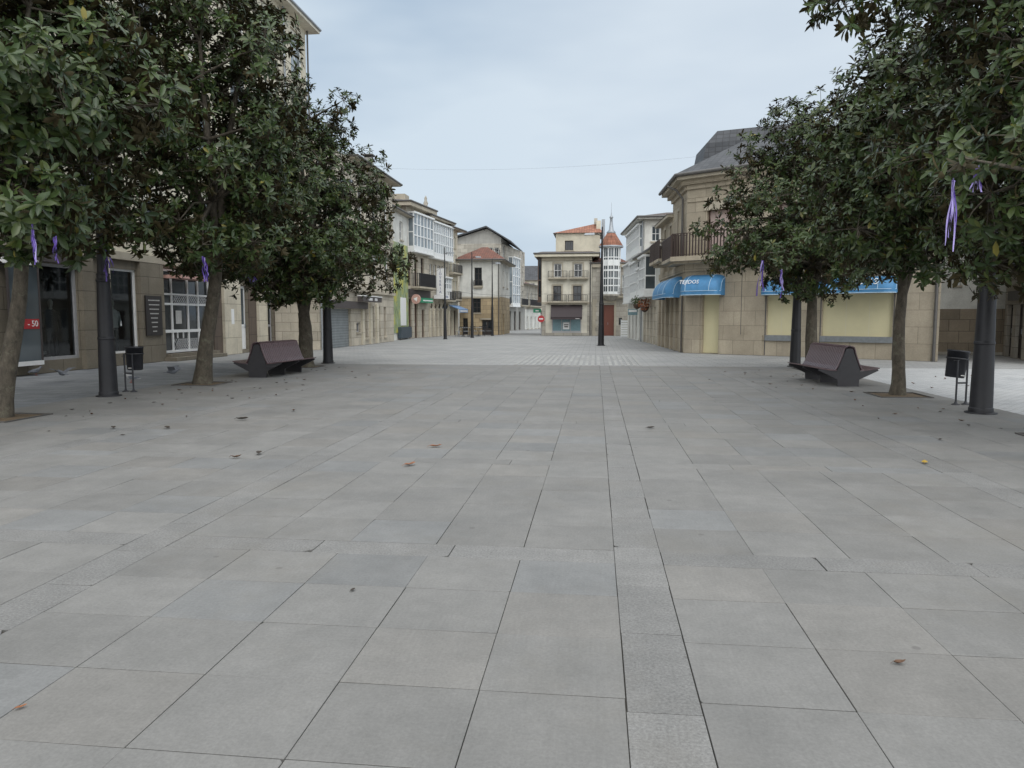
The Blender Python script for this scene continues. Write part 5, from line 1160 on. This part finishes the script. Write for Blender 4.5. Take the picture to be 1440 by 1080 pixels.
fallen('dark', -3.9, 8.16, 1.9, 'dark upright curled leaf beside a pale brown one', 1.1); fallen('flat', -4.05, 7.9, .2, 'pale brown leaf beside a dark upright curled one')
fallen('dark', -6.88, 9.83, 2.2, 'dark winged leaf on the slabs in front of the left lamp post', 1.1); fallen('dark', -6.12, 9.92, 2.6, 'dark winged leaf to the right of a similar one near the left tree', 1.1)
fallen('dark', .8, 10.7, .4, 'dark leaf lying just right of the central granite band'); fallen('brown', 1.41, 3.47, .2, 'small brown leaf lying on a joint in the right foreground', .4); fallen('orange', -2.33, 2.66, .9, 'tiny orange leaf in the left foreground corner', .3)
fallen('dark', -1.4, 4.08, 1.3, 'tiny black leaf scrap on the slabs left of centre in the foreground', .35)
fl = random.Random(21)
for i in range(116):
    if i < 66: x, y = -9.3 + abs(fl.gauss(0, 1.9)), fl.uniform(9.0, 23)
    else: x, y = 6.3 - abs(fl.gauss(0, 1.5)), fl.uniform(6.5, 23)
    if any(abs(x - p[0]) < .35 and abs(y - p[1]) < .35 for p in PITS): x += .8
    k = fl.choice(['dark', 'dark', 'brown', 'flat'])
    lb = {('dark', 0): 'small dark curled leaf scattered under the left trees', ('brown', 0): 'brown curled leaf scattered under the left trees', ('flat', 0): 'flat brown leaf scattered under the left trees',
          ('dark', 1): 'small dark curled leaf scattered under the right trees', ('brown', 1): 'brown curled leaf scattered under the right trees', ('flat', 1): 'flat brown leaf scattered under the right trees'}[(k, 0 if i < 66 else 1)]
    fallen(k, x, y, fl.uniform(0, 6.3), lb, fl.uniform(.32, .8))
for i in range(16):
    fallen('brown', fl.uniform(7.3, 12), fl.uniform(10, 22), fl.uniform(0, 6.3), 'brown leaf scattered on the pale cobbles at the right', fl.uniform(.6, 1.0))

# ------------------------------------------------------------------ pigeons
def pigeon(label, loc, rz, fly=False, mt='pigeon_grey'):
    t = thing('pigeon', label, 'pigeon', loc, None, rz); o0 = ORG[t.name]; ORG[t.name] = (0, 0, 0); m = MB(); n = 12
    z = .0 if fly else .12; tl = .35 if fly else 0
    sp = [(-.21, z - .02, .004, .045), (-.15, z - .012, .012, .05), (-.10, z, .035, .04), (-.03, z + .005, .058, .058), (.04, z + .015, .062, .064), (.09, z + .045, .045, .045), (.115, z + .085 - tl * .1, .028, .03), (.135, z + .105 - tl * .1, .03, .03), (.158, z + .105 - tl * .1, .02, .02), (.17, z + .1 - tl * .1, .007, .007), (.187, z + .094 - tl * .1, .002, .002)]
    rings = [[(x, ry * math.cos(2 * math.pi * k / n), zz + rz_ * math.sin(2 * math.pi * k / n)) for k in range(n)] for x, zz, rz_, ry in sp]
    m.mesh([p for r in rings for p in r], [(i * n + k, i * n + (k + 1) % n, (i + 1) * n + (k + 1) % n, (i + 1) * n + k) for i in range(len(sp) - 1) for k in range(n)] + [tuple(reversed(range(n)))], mt, True)
    m.build('body', mt, t)
    for sg in (1, -1):
        w = MB()
        if fly: P_ = [(.07, .05, z + .03), (.08, .2, z + .12), (-.02, .34, z + .13), (-.06, .2, z + .10), (-.08, .05, z + .02)]
        else: P_ = [(.06, .062, z + .03), (-.02, .07, z + .05), (-.19, .03, z + .0), (-.1, .06, z - .03), (.02, .066, z - .02)]
        P_ = [(a, sg * b, c) for a, b, c in P_]; th = [(a, b + sg * .006, c + .008) for a, b, c in P_]; k = len(P_)
        w.mesh(P_ + th, [tuple(range(k)), tuple(range(2 * k - 1, k - 1, -1))] + [(i, (i + 1) % k, k + (i + 1) % k, k + i) for i in range(k)]); w.build('wing', 'pigeon_grey', t)
        if not fly:
            l = MB(); l.tube([(.0, sg * .025, z - .03), (.005, sg * .025, .012)], .005, 5); l.tube([(-.02, sg * .025, .006), (.035, sg * .03, .006)], .005, 5); l.build('leg', 'pigeon_leg', t)
    ORG[t.name] = o0; return t
pigeon('pigeon flapping low beside the left bin', (-9.6, 15.9, .36), R(15), True); pigeon('pigeon flapping just above the pavement in front of the dark shop window', (-13.2, 17.0, .2), R(160), True)
pigeon('small pigeon standing on the pavement close to the shop plinth', (-15.3, 18.7, 0), R(70)); pigeon('pale pigeon standing behind the left bin', (-11.3, 16.9, 0), R(200), False, 'pigeon_white')

# ------------------------------------------------------------------ mannequins in the shop windows
def mannequin(label, loc, rz, top, legs, head='mannequin_skin'):
    t = thing('mannequin', label, 'mannequin', loc, None, rz); o0 = ORG[t.name]; ORG[t.name] = (0, 0, 0)
    m = MB(); m.lathe([(.01, 1.52), (.05, 1.53), (.068, 1.58), (.08, 1.65), (.078, 1.7), (.055, 1.755), (.01, 1.775)], n=16, sx=.85, sy=1.05); m.tube([(0, 0, 1.36), (0, 0, 1.56)], .05, 12); m.tube([(0, -.07, 1.66), (0, -.105, 1.635), (0, -.075, 1.62)], [.012, .016, .012], 6); m.build('body', head, t)
    m = MB(); m.lathe([(.14, .82), (.165, .86), (.15, 1.05), (.18, 1.28), (.17, 1.38), (.08, 1.46), (.062, 1.475)], n=20, sx=1.12, sy=.72)
    for sg in (1, -1): m.tube([(sg * .17, 0, 1.38), (sg * .235, .01, 1.12), (sg * .23, -.06, .9)], [.062, .05, .04], 10)
    m.build('top', top, t)
    m = MB()
    for sg in (1, -1): m.tube([(sg * .075, 0, .88), (sg * .09, -.01, .48), (sg * .1, .01, .05)], [.095, .068, .05], 12)
    m.lathe([(.14, .78), (.155, .86), (.14, .92)], n=16, sx=1.1, sy=.75); m.build('trousers', legs, t)
    m = MB()
    for sg in (1, -1): m.box(sg * .1 - .04, sg * .1 + .04, -.16, .06, 0, .07)
    m.build('shoes', 'white_paint', t)
    ORG[t.name] = o0; return t
mannequin('pale mannequin in a grey hoodie and dark trousers in the narrow shop window', (-15.98, 23.05, .402), R(60), 'hoodie_grey', 'trousers_dark')
mannequin('dark dressed mannequin at the left of the wide shop window', (-16.35, 19.5, .362), R(75), 'coat_dark', 'trousers_dark'); mannequin('dark dressed mannequin at the right of the wide shop window', (-16.3, 20.65, .362), R(50), 'coat_dark', 'coat_dark')
t = thing('display_shelf', 'low display of shoes and bags on the floor of the wide shop window', 'shop display', (-16.4, 20.1, .362)); m = MB()
m.box(-16.6, -16.2, 19.75, 20.45, .362, .5, 'shop_goods'); m.build('shelf', 'shop_goods', t); m = MB(); dr = random.Random(5)
for i in range(12): x, y = dr.uniform(-16.5, -16.25), 19.8 + i * .052; m.lathe([(.02, 0), (.035, .01), (.03, .06), (.015, .09)], (x, y, .501), 8, sx=1.4)
m.build('goods', 'letter_grey', t)

# ------------------------------------------------------------------ cafe terrace
def chair(loc, rz, label):
    t = thing('cafe_chair', label, 'chair', loc, 'terrace chairs outside the beige house', 0); o0 = ORG[t.name]; ORG[t.name] = (0, 0, 0)
    m = MB(); m.box(-.2, .2, -.2, .2, .43, .455); m.build('seat', 'zinc', t)
    m = MB(); m.box(-.2, .2, .19, .21, .6, .64); m.box(-.2, .2, .195, .212, .76, .82)
    for x in (-.2, .18): m.box(x, x + .02, .185, .215, .456, .83)
    m.build('backrest', 'iron', t)
    for x in (-.18, .18):
        for y in (-.18, .18): m = MB(); m.tube([(x * 1.1, y * 1.1, 0), (x, y, .43)], .012, 6); m.build('leg', 'iron', t)
    ORG[t.name] = o0; t.rotation_euler = (0, 0, rz); return t
cs = [(-10.6, 60.2, .4), (-10.1, 60.9, 2.2), (-9.5, 61.4, -1.0), (-10.9, 61.6, 1.5), (-10.3, 62.3, 3.0), (-9.7, 62.8, .2), (-11.2, 60.0, -2), (-9.0, 62.0, 1.1)]
CH = None
for i, (x, y, a) in enumerate(cs):
    lb = 'small metal chair in the cafe terrace outside the beige house'
    if CH is None: CH = chair((x, y, 0), a, lb)
    else: dup(CH, (x, y, 0), a, lb)
def table(loc):
    t = thing('cafe_table', 'small round metal table among the terrace chairs', 'table', loc, 'terrace tables outside the beige house'); o0 = ORG[t.name]; ORG[t.name] = (0, 0, 0)
    m = MB(); m.lathe([(.34, .71), (.35, .72), (.34, .735)], n=20); m.build('tabletop', 'zinc', t); m = MB(); m.tube([(0, 0, .02), (0, 0, .71)], .03, 8); m.build('stem', 'iron', t); m = MB(); m.lathe([(.22, 0), (.22, .015), (.04, .03)], n=16); m.build('base', 'iron', t)
    ORG[t.name] = o0; return t
T0 = table((-10.4, 60.6, 0)); dup(T0, (-9.9, 62.0, 0)); dup(T0, (-11.0, 60.9, 0))

# ------------------------------------------------------------------ overhead cables
def cable(label, a, b, sag, r=.012):
    A, Bv = Vector(a), Vector(b); pts = []
    for i in range(25): f = i / 24; p = A.lerp(Bv, f); p.z -= sag * 4 * f * (1 - f); pts.append(p)
    m = MB(); m.tube(pts, r, 5); o = m.build('overhead_cable', 'gutter', org=a); tag(o, label, 'cable')
cable('thin cable crossing the square from the arcade house to the beige corner house', (-12.5, 64.5, 3.9), (-4.6, 64.5, 3.6), .25)
cable('thin cable crossing in front of the corner house windows to the turret house', (-4.5, 64.2, 3.6), (2.4, 63.9, 3.75), .12)
cable('thin high cable reaching the slate roof from the sky side', (-13.6, 46, 10.9), (5.3, 37.0, 9.3), .35, .003)
cable('thin cable strung across the arcade house to the middle lamp', (-13.2, 58.8, 5.1), (-10.9, 53.1, 5.4), .1)

# lettering to real meshes
bpy.context.view_layer.update(); dg_ = bpy.context.evaluated_depsgraph_get()
for o in [o for o in SC.objects if o.type == 'FONT']:
    me = bpy.data.meshes.new_from_object(o.evaluated_get(dg_)); n = bpy.data.objects.new('lettering', me); COL.objects.link(n); n.parent = o.parent; n.matrix_local = o.matrix_local.copy()
    bpy.data.objects.remove(o)
